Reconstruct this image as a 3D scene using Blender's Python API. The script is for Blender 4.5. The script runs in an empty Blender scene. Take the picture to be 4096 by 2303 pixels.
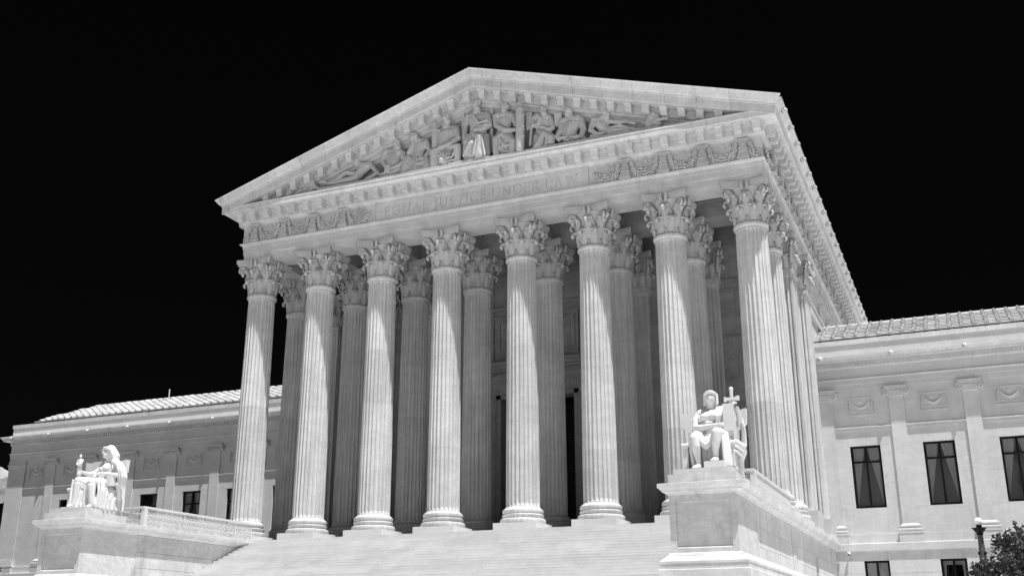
import bpy, math, random
import numpy as np
from mathutils import Matrix, Vector
random.seed(7)
SC = bpy.context.scene
COL = SC.collection
R = math.radians
# ------------------------------------------------------------------ camera
cam = bpy.data.cameras.new("camera")
cam.sensor_width = 36.0
cam.lens = 36.0 * 4288.23 / 4096.0
cam.clip_start, cam.clip_end = 0.5, 9000
camo = bpy.data.objects.new("camera", cam)
COL.objects.link(camo)
RM = ((0.9204728796, 0.1244937125, 0.3704470184), (0.3908016188, -0.2885073757, -0.8740924373), (-0.0019423155, 0.9493496773, -0.3142155593))
camo.matrix_world = Matrix([(RM[0][0], RM[0][1], RM[0][2], 22.375358), (RM[1][0], RM[1][1], RM[1][2], -48.988264), (RM[2][0], RM[2][1], RM[2][2], -5.128596), (0, 0, 0, 1)])
SC.camera = camo
# ------------------------------------------------------------------ sky and sun
SUN = Vector((0.250, -0.170, 1.0)).normalized()      # direction towards the sun
world = bpy.data.worlds.new("World")
SC.world = world
world.use_nodes = True
wn, wl = world.node_tree.nodes, world.node_tree.links
wn.clear()
sky = wn.new("ShaderNodeTexSky"); sky.sky_type = 'NISHITA'; sky.sun_disc = False
sky.sun_elevation = math.asin(SUN.z)
sky.sun_rotation = math.atan2(SUN.x, SUN.y)
bw = wn.new("ShaderNodeRGBToBW")                      # the picture is black and white, its sky filtered to near black
bg = wn.new("ShaderNodeBackground"); bg.inputs[1].default_value = 0.00045
wo = wn.new("ShaderNodeOutputWorld")
wl.new(sky.outputs[0], bw.inputs[0]); wl.new(bw.outputs[0], bg.inputs[0]); wl.new(bg.outputs[0], wo.inputs[0])
sl = bpy.data.lights.new("sun", 'SUN'); sl.energy = 5.0; sl.angle = R(0.55)
so = bpy.data.objects.new("sun", sl); COL.objects.link(so)
so.rotation_euler = SUN.to_track_quat('Z', 'Y').to_euler()
so.location = (60, -60, 120)
vs = SC.view_settings
vs.view_transform = 'Standard'; vs.look = 'None'; vs.gamma = 1.0; vs.use_curve_mapping = False
vs.exposure = 0.70
SC.cycles.max_bounces = 10
SC.cycles.diffuse_bounces = 8
SC.cycles.transparent_max_bounces = 12
SC.cycles.use_denoising = True
# ------------------------------------------------------------------ materials
def new_mat(name):
    m = bpy.data.materials.new(name); m.use_nodes = True
    return m, m.node_tree.nodes, m.node_tree.links, m.node_tree.nodes["Principled BSDF"]
def stone(name, base, vein=0.10, streak=0.0, stain=0.0, rough=0.7, bump=0.15, scale=1.0, vary=0.05, vstretch=0.12, band=0.0):
    """grey marble: cloudy veins, rain streaks, dark stains, per-piece tone, fine bump"""
    m, n, l, b = new_mat(name)
    b.inputs["Roughness"].default_value = rough
    b.inputs["Specular IOR Level"].default_value = 0.25
    geo = n.new("ShaderNodeNewGeometry")
    def mp(sx, sy, sz):
        q = n.new("ShaderNodeMapping"); q.inputs["Scale"].default_value = (sx, sy, sz)
        l.new(geo.outputs["Position"], q.inputs["Vector"]); return q
    def noise(q, s, d, rg, dist=0.0):
        t = n.new("ShaderNodeTexNoise"); t.inputs["Scale"].default_value = s; t.inputs["Detail"].default_value = d
        t.inputs["Roughness"].default_value = rg; t.inputs["Distortion"].default_value = dist
        l.new(q.outputs[0], t.inputs["Vector"]); return t.outputs[0]
    def ramp(src, lo, hi, a, c):
        r_ = n.new("ShaderNodeMapRange"); r_.interpolation_type = 'SMOOTHSTEP'
        r_.inputs[1].default_value = lo; r_.inputs[2].default_value = hi
        r_.inputs[3].default_value = a; r_.inputs[4].default_value = c
        l.new(src, r_.inputs[0]); return r_.outputs[0]
    def mul(a, c):
        q = n.new("ShaderNodeMath"); q.operation = 'MULTIPLY'
        for i, v in enumerate((a, c)):
            if isinstance(v, (int, float)): q.inputs[i].default_value = v
            else: l.new(v, q.inputs[i])
        return q.outputs[0]
    val = ramp(noise(mp(1, 1, 1), 0.55 * scale, 5, 0.55, 0.6), 0.3, 0.7, 1 - vein, 1 + vein * 0.6)
    # thin veins: bands where a distorted noise crosses its middle
    v = noise(mp(0.8, 0.8, 1.7), 0.9 * scale, 7, 0.66, 0.7)
    a = n.new("ShaderNodeMath"); a.operation = 'SUBTRACT'; a.inputs[1].default_value = 0.5; l.new(v, a.inputs[0])
    ab = n.new("ShaderNodeMath"); ab.operation = 'ABSOLUTE'; l.new(a.outputs[0], ab.inputs[0])
    val = mul(val, ramp(ab.outputs[0], 0.0, 0.085, 1 - vein * 1.15, 1.0))
    if streak:
        val = mul(val, ramp(noise(mp(5.5, 5.5, vstretch), 1.6, 5, 0.65), 0.36, 0.62, 1 - streak, 1 + streak * 0.3))
    if stain:
        s1 = noise(mp(1.0, 1.0, 0.30), 0.9, 6, 0.7, 0.5)
        s2 = noise(mp(6, 6, 0.8), 1.0, 4, 0.6)
        k = mul(ramp(s1, 0.50, 0.72, 0.0, 1.0), ramp(s2, 0.35, 0.65, 0.35, 1.0))
        val = mul(val, ramp(k, 0.0, 1.0, 1.0, 1 - stain))
    oi = n.new("ShaderNodeObjectInfo")
    val = mul(val, ramp(oi.outputs["Random"], 0.0, 1.0, 1 - vary, 1 + vary))
    c = n.new("ShaderNodeCombineColor"); tot = mul(val, base)
    for i in range(3): l.new(tot, c.inputs[i])
    l.new(c.outputs[0], b.inputs["Base Color"])
    bp_ = n.new("ShaderNodeBump"); bp_.inputs["Strength"].default_value = bump; bp_.inputs["Distance"].default_value = 0.02
    l.new(noise(mp(1, 1, 1), 14.0, 6, 0.6), bp_.inputs["Height"]); l.new(bp_.outputs[0], b.inputs["Normal"])
    return m
def plain(name, v, rough=0.6, metal=0.0, nz=0.0, ns=6.0):
    m, n, l, b = new_mat(name)
    b.inputs["Base Color"].default_value = (v, v, v, 1); b.inputs["Roughness"].default_value = rough; b.inputs["Metallic"].default_value = metal
    b.inputs["Specular IOR Level"].default_value = 0.3
    if nz:
        geo = n.new("ShaderNodeNewGeometry"); t = n.new("ShaderNodeTexNoise"); t.inputs["Scale"].default_value = ns; t.inputs["Detail"].default_value = 5
        l.new(geo.outputs["Position"], t.inputs["Vector"])
        r_ = n.new("ShaderNodeMapRange"); r_.inputs[1].default_value = .3; r_.inputs[2].default_value = .7
        r_.inputs[3].default_value = v * (1 - nz); r_.inputs[4].default_value = v * (1 + nz); l.new(t.outputs[0], r_.inputs[0])
        c = n.new("ShaderNodeCombineColor")
        for i in range(3): l.new(r_.outputs[0], c.inputs[i])
        l.new(c.outputs[0], b.inputs["Base Color"])
    return m
M = dict(
    wall=stone("marble wall", .60, .05, .03, .05, vary=.025),
    wing=stone("wing marble", .58, .06, .04, .10, vary=.02),
    column=stone("column marble", .56, .08, .17, .08, vary=.08),
    inner=stone("porch marble toned for shade", .34, .12, .08, .22, vary=.05),  # marble toned down: shade of porch and tympanum put into its colour
    entab=stone("entablature marble", .58, .09, .05, .26, vary=.03),
    cornice=stone("weathered cornice marble", .61, .08, .07, .36, vary=.06, scale=1.3),
    carve=stone("carved marble", .50, .08, .05, .25, vary=.03, scale=2.0),
    pier=stone("pier marble", .58, .10, .04, .28, vary=.03, scale=1.4),
    sidestone=stone("streaked cheek wall marble", .62, .05, .18, .32, vary=.05, vstretch=.25),
    step=stone("step marble", .61, .05, .0, .05, vary=.045, scale=1.5),
    statue=stone("statue marble", .62, .03, .0, .0, vary=.0, bump=.08, rough=.6),
    tile=stone("roof tile marble", .44, .08, .0, .22, vary=.16, scale=2),
    plaza=stone("plaza paving", .69, .08, .0, .05, vary=0, scale=.4),
    bronze=plain("dark bronze", .010, .45, .6, .3),
    black=plain("dark interior", .012, .8),
    iron=plain("dark iron", .02, .5, .5),
    lampstone=plain("lamp shaft stone", .10, .6, 0, .25, 12),
    globe=plain("opal globe", .85, .25),
    railing=plain("pale railing", .6, .5, 0, .06),
    curtain=plain("curtain cloth", .58, .9, 0, .12, 20),
    blind=plain("blind slats", .5, .5),
    shade=plain("pale roller blind", .6, .8, 0, .08),
    camw=plain("white housing", .8, .3),
    skin=plain("skin", .30, .6), dark_cloth=plain("dark cloth", .03, .9), light_cloth=plain("pale cloth", .5, .9),
    bark=plain("bark", .08, .9, 0, .4, 20), cloud=plain("cloud", .30, 1.0, 0, .1, .01),
    pole=plain("pale pole", .6, .5), added_lawn=plain("added_lawn", .11, .9, 0, .3, 2), path=stone("pale paving", .68, .05, .0, .05, vary=0, scale=.4),
)
def leaf_mat():
    m, n, l, b = new_mat("glossy leaves")
    g = n.new("ShaderNodeNewGeometry"); r_ = n.new("ShaderNodeMapRange"); r_.inputs[3].default_value = .03; r_.inputs[4].default_value = .13
    l.new(g.outputs["Random Per Island"], r_.inputs[0]); c = n.new("ShaderNodeCombineColor")
    for i in range(3): l.new(r_.outputs[0], c.inputs[i])
    l.new(c.outputs[0], b.inputs["Base Color"]); b.inputs["Roughness"].default_value = .38
    return m
M['leaf'] = leaf_mat()
def glass_mat():
    m, n, l, b = new_mat("window glass")
    tr = n.new("ShaderNodeBsdfTransparent"); tr.inputs[0].default_value = (.93, .93, .93, 1)
    gl = n.new("ShaderNodeBsdfGlossy"); gl.inputs["Roughness"].default_value = .03; gl.inputs[0].default_value = (.9, .9, .9, 1)
    fr = n.new("ShaderNodeFresnel"); fr.inputs[0].default_value = 1.5
    mx = n.new("ShaderNodeMixShader"); l.new(fr.outputs[0], mx.inputs[0]); l.new(tr.outputs[0], mx.inputs[1]); l.new(gl.outputs[0], mx.inputs[2])
    l.new(mx.outputs[0], n["Material Output"].inputs[0]); return m
M['glass'] = glass_mat()
# ------------------------------------------------------------------ mesh builder
class MB:
    def __init__(s): s.v = []; s.f = []
    def add(s, vs, fs, mat=None):
        o = len(s.v)
        if mat is not None: vs = [tuple(mat @ Vector(p)) for p in vs]
        s.v += [tuple(p) for p in vs]; s.f += [tuple(i + o for i in f) for f in fs]; return s
    def box(s, x0, x1, y0, y1, z0, z1, mat=None):
        v = [(x0,y0,z0),(x1,y0,z0),(x1,y1,z0),(x0,y1,z0),(x0,y0,z1),(x1,y0,z1),(x1,y1,z1),(x0,y1,z1)]
        return s.add(v, [(0,3,2,1),(4,5,6,7),(0,1,5,4),(1,2,6,5),(2,3,7,6),(3,0,4,7)], mat)
    def prism(s, poly, axis, a, b, mat=None):
        """poly = 2-D loop; axis 'y': poly in (x,z); 'x': (y,z); 'z': (x,y)"""
        def P(p, t): return {'y': (p[0], t, p[1]), 'x': (t, p[0], p[1]), 'z': (p[0], p[1], t)}[axis]
        n = len(poly); v = [P(p, a) for p in poly] + [P(p, b) for p in poly]
        f = [tuple(range(n)), tuple(range(2*n-1, n-1, -1))] + [(i, i+n, (i+1) % n + n, (i+1) % n) for i in range(n)]
        return s.add(v, f, mat)
    def lathe(s, prof, seg=24, c=(0,0,0), cap=True, mat=None):
        v = []; f = []; n = len(prof)
        for r, z in prof:
            for k in range(seg):
                a = 2*math.pi*k/seg; v.append((c[0]+r*math.cos(a), c[1]+r*math.sin(a), c[2]+z))
        for i in range(n-1):
            for k in range(seg):
                k2 = (k+1) % seg; f.append((i*seg+k, i*seg+k2, (i+1)*seg+k2, (i+1)*seg+k))
        if cap: f.append(tuple(range(seg-1, -1, -1))); f.append(tuple((n-1)*seg+k for k in range(seg)))
        return s.add(v, f, mat)
    def rings(s, loops, closed_caps=True, mat=None):
        n = len(loops[0]); v = [p for lp in loops for p in lp]; f = []
        for i in range(len(loops)-1):
            for k in range(n):
                k2 = (k+1) % n; f.append((i*n+k, i*n+k2, (i+1)*n+k2, (i+1)*n+k))
        if closed_caps: f.append(tuple(range(n-1, -1, -1))); f.append(tuple((len(loops)-1)*n+k for k in range(n)))
        return s.add(v, f, mat)
    def tube(s, pts, rad, seg=8, mat=None, flat=None):
        """round tube along points; rad number or list; flat=(lateral vector, half width) makes a ribbon section"""
        pts = [Vector(p) for p in pts]; n = len(pts)
        rad = rad if isinstance(rad, (list, tuple)) else [rad]*n
        loops = []; up = Vector((0, 0, 1))
        prev = None
        for i in range(n):
            t = (pts[min(i+1, n-1)] - pts[max(i-1, 0)]).normalized()
            if flat is not None:
                lat = Vector(flat[0]).normalized(); nr = t.cross(lat).normalized(); w = flat[1] if not isinstance(flat[1], list) else flat[1][i]
                loops.append([tuple(pts[i]+lat*w*a_+nr*rad[i]*b_) for a_, b_ in ((-1,-1),(1,-1),(1,1),(-1,1))]); continue
            if prev is None:
                a_ = up if abs(t.dot(up)) < .9 else Vector((1, 0, 0)); u = t.cross(a_).normalized()
            else:
                u = (prev - t*prev.dot(t)).normalized()
            prev = u; w = t.cross(u)
            loops.append([tuple(pts[i]+(u*math.cos(2*math.pi*k/seg)+w*math.sin(2*math.pi*k/seg))*rad[i]) for k in range(seg)])
        return s.rings(loops, True, mat)
    def ball(s, c, r, seg=10, ring=6, mat=None, rot=None):
        r = (r, r, r) if isinstance(r, (int, float)) else r; loops = []
        for i in range(ring+1):
            th = math.pi*(i*.98+.01*ring)/ring - math.pi/2
            lp = []
            for k in range(seg):
                a_ = 2*math.pi*k/seg; p = Vector((r[0]*math.cos(th)*math.cos(a_), r[1]*math.cos(th)*math.sin(a_), r[2]*math.sin(th)))
                if rot is not None: p = rot @ p
                lp.append((c[0]+p.x, c[1]+p.y, c[2]+p.z))
            loops.append(lp)
        return s.rings(loops, True, mat)
    def sweep(s, path, prof, closed=False):
        """profile (o,z) pushed out to the right of the path direction, corners mitred"""
        n = len(path); dirs = []
        for i in range(n if closed else n-1):
            a_, b_ = Vector(path[i]), Vector(path[(i+1) % n]); dirs.append((b_-a_).normalized())
        loops = []
        for i in range(n):
            if closed: d0, d1 = dirs[i-1], dirs[i]
            else: d0, d1 = dirs[max(i-1, 0)], dirs[min(i, n-2)]
            n0, n1 = Vector((d0.y, -d0.x)), Vector((d1.y, -d1.x)); m_ = (n0+n1); m_ = m_/(m_.dot(n0)) if m_.length > 1e-6 else n0
            loops.append([(path[i][0]+m_.x*o, path[i][1]+m_.y*o, z) for o, z in prof])
        if closed: loops.append(loops[0])
        return s.rings(loops, not closed)
    def mesh(s, name, mat, smooth=False):
        me = bpy.data.meshes.new(name); me.from_pydata(s.v, [], s.f); me.validate(); 
        import bmesh
        bm = bmesh.new(); bm.from_mesh(me); bmesh.ops.recalc_face_normals(bm, faces=bm.faces); bm.to_mesh(me); bm.free()
        for p in me.polygons: p.use_smooth = bool(smooth)
        if smooth and smooth is not True: me.set_sharp_from_angle(angle=R(smooth))
        me.materials.append(mat); return me
WLOC = {}
def wl_(o): return WLOC.get(o.name, Vector((0, 0, 0))) if o else Vector((0, 0, 0))
def put(name, me, parent=None, loc=(0, 0, 0), rotz=0.0, scale=None):
    o = bpy.data.objects.new(name, me); COL.objects.link(o)
    loc = Vector(loc)
    if parent: o.parent = parent; o.location = loc - wl_(parent)
    else: o.location = loc
    WLOC[o.name] = loc
    if rotz: o.rotation_euler = (0, 0, rotz)
    if scale: o.scale = scale
    return o
def build(name, mb, mat, parent=None, smooth=False, origin=None):
    """one-off mesh given in world coordinates: its origin goes to the middle of its foot"""
    a_ = np.array(mb.v); c = Vector(((a_[:,0].min()+a_[:,0].max())/2, (a_[:,1].min()+a_[:,1].max())/2, a_[:,2].min())) if origin is None else Vector(origin)
    mb.v = [(p[0]-c.x, p[1]-c.y, p[2]-c.z) for p in mb.v]
    return put(name, mb.mesh(name, mat, smooth), parent, c)
def thing(name, label, cat, loc, group=None):
    o = bpy.data.objects.new(name, None); COL.objects.link(o); o.location = loc; o.empty_display_size = .5
    WLOC[o.name] = Vector(loc); o["label"] = label; o["category"] = cat
    if group: o["group"] = group
    return o
def tag(o, label, cat, group=None):
    o["label"] = label; o["category"] = cat
    if group: o["group"] = group
    return o
def node(name, parent, loc):
    o = bpy.data.objects.new(name, None); COL.objects.link(o); loc = Vector(loc); o.parent = parent; o.location = loc - wl_(parent); WLOC[o.name] = loc
    o.empty_display_size = .3; return o
XR = 14.1715
CX = [(j-4.5)*4.0 + (0.1714 if j > 4.5 else -0.1714) for j in range(1, 9)]
YB = 3.92
# ================================================================== ground, plaza
pl = MB().box(-3000, 3000, -3000, 3000, -7.6, -6.75)
g = build("ground", pl, M['plaza']); g["kind"] = "structure"
pav = MB().box(-75, 75, -95, -17.2, -6.745, -6.70); p_ = build("plaza_pavement", pav, M['plaza']); p_["kind"] = "structure"
for s_, x0_, x1_ in ((-1, -120, -19), (1, 62, 160)):
    lw_ = build("added_lawn", MB().box(x0_, x1_, -60, 11.5, -6.69, -6.60), M['added_lawn']); lw_["kind"] = "structure"  # unseen dark grass, added to cut the light bounced up at the wings
tr_ = build("added_pavement", MB().box(16, 61, -17, 13.2, -6.69, -6.62), M['path']); tr_["kind"] = "structure"  # unseen bright paving, added to bounce more light onto the right wing
# ================================================================== courthouse front
court = thing("courthouse_portico", "white marble temple front with eight tall fluted columns and a carved triangular pediment", "building", (0, 0, 0))
# podium under the porch and the cella
pod = MB().box(-15.05, 15.05, -1.34, 7.4, -.45, 0).box(-14.9, 14.9, -1.25, 41, -6.75, -.46)
build("podium", pod, M['wall'], court)
# ---- column pieces (meshes shared by all sixteen columns)
def rad_at(z): t = (z-1.15)/(13.8-1.15); return .835 - .085*max(0, t)**1.5
NFL = 24
def flute_loop(z, depth, rr=None, rot=0.0):
    r0 = rr or rad_at(z); lp = []
    for k in range(NFL):
        for t, d in ((0, 0), (.14, 0), (.2, .5), (.34, .88), (.57, 1.0), (.8, .88), (.94, .5)):
            a_ = 2*math.pi*(k+t-.07)/NFL + rot; r = r0 - depth*d; lp.append((r*math.cos(a_), r*math.sin(a_), z))
    return lp
def drum_mesh(z0, z1, name="drum"):
    mb = MB(); zs = []
    if z0 < 1.2: zs += [(1.12, 0), (1.16, 0), (1.20, .035), (1.30, .068)]
    else: zs += [(z0+.0, .068)]
    if z1 > 13.7: zs += [(13.45, .068), (13.58, .04), (13.64, 0), (13.72, 0)]
    else: zs += [(z1-.0, .068)]
    mid = [(zs[0][0]*(1-t)+zs[-1][0]*t, .068) for t in (.33, .66)]
    zs = sorted(zs+[q for q in mid if 1.35 < q[0] < 13.4])
    loops = [flute_loop(z, d) for z, d in zs]
    if z0 >= 1.2: loops.insert(0, flute_loop(z0, .068, rad_at(z0)-.012)); loops[1] = flute_loop(z0+.012, .068)
    if z1 <= 13.7: loops[-1] = flute_loop(z1-.012, .068); loops.append(flute_loop(z1, .068, rad_at(z1)-.012))
    mb.rings(loops)
    if z1 > 13.7: mb.lathe([(.752, 13.72), (.77, 13.76), (.835, 13.79), (.85, 13.86), (.835, 13.94), (.78, 13.965), (.74, 13.97)], 48)
    return mb.mesh(name, M['column'])
def base_prof(f=1.0): return [(.6, .342), (1.06, .342), (1.11, .38), (1.125, .45), (1.11, .53), (1.06, .565), (.99, .575), (.975, .62), (1.0, .655), (1.025, .69), (1.025, .745), (.985, .775), (.965, .80), (.965, .83), (1.0, .85), (1.015, .91), (1.0, .98), (.95, 1.02), (.915, 1.03), (.90, 1.07), (.86, 1.10), (.84, 1.122), (.5, 1.122)]
base_me = MB().lathe(base_prof(), 56).mesh("base", M['column'], 38)
pl_me = MB().box(-1.11, 1.11, -1.11, 1.11, 0.004, .341).mesh("plinth", M['wall'])
# ---- Corinthian capital (local z 0 = 13.96)
def leaf(mb, ang, r0, z0, h, w, curl, lean):
    cr, cz = r0+lean+curl*.55, z0+h-curl*.6
    path = []; NN = 10
    for i in range(NN): t = i/NN; path.append((r0+lean*.75*t**1.4, z0+(cz-z0)*t))
    ANG = (165, 130, 95, 60, 25, -15, -60)
    for a_ in ANG: path.append((cr+curl*math.cos(R(a_)), cz+curl*.85*math.sin(R(a_))))
    wd = [.70+.30*math.sin(min(1, i/6)*math.pi/2) for i in range(NN)]+[.98, .94, .86, .74, .6, .46, .3]
    S = [-1, -.72, -.42, -.14, .14, .42, .72, 1]; F_, B_ = [], []
    for i, (r, z) in enumerate(path):
        ser = (1.06, .80, .70)[i % 3]; ri = (1.0, .55, .8)[i % 3]
        for j, s_ in enumerate(S):
            edge = ser if abs(s_) > .9 else 1
            x = s_*w*wd[i]*edge
            fr = (.045*ri if j in (2, 5) else 0) + (-.02 if j in (1, 6) else 0) + .05*(1-s_*s_) + (.02 if abs(s_) > .9 else 0)
            if abs(s_) < .2: fr += .035
            nx = Vector((1, 0)) if i < NN+1 else Vector((math.cos(R(ANG[i-NN])), math.sin(R(ANG[i-NN]))))
            rr, zz = r+nx.x*fr, z+nx.y*fr
            aa = ang + x/max(rr, .6)
            F_.append((rr*math.cos(aa), rr*math.sin(aa), zz))
            rr, zz = r-nx.x*.035, z-nx.y*.035; B_.append((rr*math.cos(aa), rr*math.sin(aa), zz))
    n, m_ = len(path), len(S); v = F_+B_; f = []
    q = lambda i, j, b=0: b*n*m_+i*m_+j
    for i in range(n-1):
        for j in range(m_-1):
            f.append((q(i,j), q(i,j+1), q(i+1,j+1), q(i+1,j))); f.append((q(i,j,1), q(i+1,j,1), q(i+1,j+1,1), q(i,j+1,1)))
        f.append((q(i,0), q(i+1,0), q(i+1,0,1), q(i,0,1))); f.append((q(i,m_-1), q(i,m_-1,1), q(i+1,m_-1,1), q(i+1,m_-1)))
    for j in range(m_-1): f.append((q(n-1,j), q(n-1,j+1), q(n-1,j+1,1), q(n-1,j,1)))
    mb.add(v, f)
def volute(mb, ang, r0, z0, cr, cz, sr, hw, turns=1.35):
    rp = []
    for t in (0, .25, .5, .75, 1):
        # stem rises almost straight, then leans out under the abacus
        rr = r0 + (cr-r0-.02)*(t**2.2); zz = z0 + (cz+sr-z0)*(1-(1-t)**1.5); rp.append((rr, zz))
    for k in range(1, int(turns*12)+1):
        a_ = math.pi/2 - k*2*math.pi/12; s_ = sr*(1-.72*k/(turns*12)); rp.append((cr+s_*math.cos(a_), cz+s_*math.sin(a_)))
    d = Vector((math.cos(ang), math.sin(ang), 0)); lat = Vector((-math.sin(ang), math.cos(ang), 0))
    pts = [tuple(d*r+Vector((0, 0, z))) for r, z in rp]; n = len(pts)
    mb.tube(pts, [.045]*5+[.04]*(n-5), flat=(lat, [hw*(.8+.2*min(i/4, 1)) for i in range(n)]))
    c = d*cr; mb.tube([tuple(c-lat*hw*1.1+Vector((0,0,cz))), tuple(c+lat*hw*1.1+Vector((0,0,cz)))], .045, 8)
def capital_mb():
    mb = MB(); mb.lathe([(.70, 0), (.72, .3), (.735, .7), (.77, 1.05), (.84, 1.4), (.95, 1.66), (1.0, 1.72), (.6, 1.72)], 32)
    for k in range(8): leaf(mb, math.pi/8 + k*math.pi/4, .745, .02, .76, .30, .135, .13)
    for k in range(8): leaf(mb, k*math.pi/4, .755, .30, 1.06, .295, .165, .20)
    for k in range(4):
        c = math.pi/4+k*math.pi/2
        for o in (-.11, .11): volute(mb, c+o*.62, .80, .80, 1.27, 1.46, .17, .055)
        leaf(mb, c, .80, .95, .50, .2, .10, .26)
        m_ = k*math.pi/2
        for s_ in (-1, 1):
            # small inner helices that meet under the fleuron, and the fluted stalks
            pts = []; 
            for t in range(8):
                u = t/7; a_ = m_+s_*(.40-.26*u**1.5); r = .80+.16*u; pts.append((r*math.cos(a_), r*math.sin(a_), .80+.70*u))
            for t in range(1, 10):
                ph = math.pi/2-t*.62; sr = .085*(1-t/13); a_ = m_+s_*(.14-.0)+s_*(-(sr*math.cos(ph)))*1.0*-1*0; 
                lat = Vector((-math.sin(m_), math.cos(m_), 0))*s_; cc = Vector((math.cos(m_), math.sin(m_), 0))*.96+lat*.20
                p = cc - lat*(sr*math.cos(ph)) + Vector((0, 0, 1.42+sr*math.sin(ph))); pts.append(tuple(p))
            mb.tube(pts, [.05]*8+[.035]*9, 6)
            a_ = m_+s_*.39; mb.tube([(.79*math.cos(a_), .79*math.sin(a_), .35), (.82*math.cos(a_), .82*math.sin(a_), .78), (.88*math.cos(a_), .88*math.sin(a_), .92)], [.045, .06, .10], 8)
        # fleuron: a pair of upright leaves over a bud, breaking the abacus edge
        d = Vector((math.cos(m_), math.sin(m_), 0)); lat = Vector((-math.sin(m_), math.cos(m_), 0))
        for s_ in (-1, 1):
            b0 = d*.98+lat*s_*.06; b1 = d*1.06+lat*s_*.13; mb.tube([tuple(b0+Vector((0,0,1.5))), tuple(b1+Vector((0,0,1.75))), tuple(b1+d*.04+Vector((0,0,1.98)))], [.05, .09, .05], 6)
        mb.ball(tuple(d*.98+Vector((0,0,1.55))), (.1, .1, .09), 8, 5)
        leaf(mb, m_, .86, 1.0, .46, .13, .06, .06)
    # abacus, concave sides, cut corners, two tiers
    def ab(a_, ins, z0, z1):
        poly = []
        for k in range(4):
            rot = k*math.pi/2; c_, s_ = math.cos(rot), math.sin(rot)
            for t in (-1, -.75, -.5, -.25, 0, .25, .5, .75, 1):
                x = a_*t*.93; y = -a_ + ins*(1-t*t); poly.append((c_*x-s_*y, s_*x+c_*y))
        mb.prism(poly, 'z', z0, z1)
    ab(1.10, .22, 1.70, 1.83); ab(1.16, .22, 1.832, 1.90); ab(1.17, .22, 1.902, 2.062)
    return mb
cap_me = capital_mb().mesh("capital", M['carve'], 40)
DR = [[1.12, 4.35, 7.4, 10.55, 13.97], [1.12, 5.2, 9.1, 13.97], [1.12, 3.6, 6.9, 9.8, 13.97]]
DRM = [[drum_mesh(a_, b_) for a_, b_ in zip(d[:-1], d[1:])] for d in DR]
def column(x, y, k):
    c = node("column", court, (x, y, 0)); 
    put("plinth", pl_me, c, (x, y, 0)); put("base", base_me, c, (x, y, 0), k*.3)
    for me in DRM[k % 3]: put("drum", me, c, (x, y, 0), (k % 5)*2*math.pi/24)
    put("capital", cap_me, c, (x, y, 13.965), 0)
for j, x in enumerate(CX): column(x, 0, j)
for j, x in enumerate(CX): column(x, YB, j+3)
# ---- fluted pilasters
def fl_rect(hx, hy, z, d, n=7):
    lp = []
    for (ax, ay, bx, by) in ((-hx,-hy,hx,-hy), (hx,-hy,hx,hy), (hx,hy,-hx,hy), (-hx,hy,-hx,-hy)):
        L_ = math.hypot(bx-ax, by-ay); ux, uy = (bx-ax)/L_, (by-ay)/L_; nx, ny = uy, -ux
        m = max(1, round(n*L_/(2*max(hx, hy)))); mg = .1
        lp.append((ax, ay, z))
        for k in range(m):
            for t, q in ((.12, 0), (.2, .6), (.5, 1), (.8, .6), (.88, 0)):
                s_ = mg+(L_-2*mg)*(k+t)/m; lp.append((ax+ux*s_-nx*d*q, ay+uy*s_-ny*d*q, z))
    return lp
def pil_mesh(hx, hy, flutes=7):
    mb = MB(); mb.rings([fl_rect(hx, hy, z, d, flutes) for z, d in ((1.12, 0), (1.2, 0), (1.3, .06), (13.5, .06), (13.6, 0), (13.74, 0))])
    sq = [(-hx, -hy), (-hx, hy), (hx, hy), (hx, -hy)][::-1]
    mb.sweep(sq[::-1], [(-.1, 13.75), (.03, 13.76), (.09, 13.79), (.10, 13.86), (.08, 13.94), (.03, 13.965), (-.1, 13.965)], True)
    return mb.mesh("pilaster_shaft", M['column'])
def sqbase_mesh(hx, hy):
    sq = [(-hx, -hy), (-hx, hy), (hx, hy), (hx, -hy)]
    mb = MB().sweep([(p[0], p[1]) for p in sq[::-1]][::-1], [(r-.84, z) for r, z in base_prof()], True)
    mb.box(-hx-.27, hx+.27, -hy-.27, hy+.27, .004, .341); return mb.mesh("pilaster_base", M['wall'])
ps_me, pb_me = pil_mesh(.77, .77), sqbase_mesh(.77, .77)
def sq_cap():
    mb = MB(); mb.box(-.74, .74, -.74, .74, 0, 1.7)
    for k in range(4):
        rt = Matrix.Rotation(k*math.pi/2, 4, 'Z')
        sub = MB()
        for xx, z0, h, w in ((-.5, .02, .74, .23), (0, .02, .74, .23), (.5, .02, .74, .23), (-.27, .3, 1.02, .22), (.27, .3, 1.02, .22), (-.76, .3, 1.02, .2)):
            t = MB(); leaf(t, -math.pi/2, .78, z0, h, w, .12, .14)
            sub.v += [] ; o = len(sub.v); 
            sub.add([(p[0]+xx, p[1]+.0, p[2]) for p in t.v], t.f)
        mb.add(sub.v, sub.f, rt)
        c = math.pi/4+k*math.pi/2
        for o in (-.11, .11): volute(mb, c+o*.62, .98, .80, 1.36, 1.46, .17, .055)
    def ab(a_, ins, z0, z1):
        poly = []
        for k in range(4):
            rot = k*math.pi/2; c_, s_ = math.cos(rot), math.sin(rot)
            for t in (-1, -.75, -.5, -.25, 0, .25, .5, .75, 1):
                x = a_*t*.93; y = -a_ + ins*(1-t*t); poly.append((c_*x-s_*y, s_*x+c_*y))
        mb.prism(poly, 'z', z0, z1)
    ab(1.10, .2, 1.70, 1.83); ab(1.16, .2, 1.832, 1.90); ab(1.17, .2, 1.902, 2.062)
    return mb
sqcap_me = sq_cap().mesh("pilaster_capital", M['carve'], 40)
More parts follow.
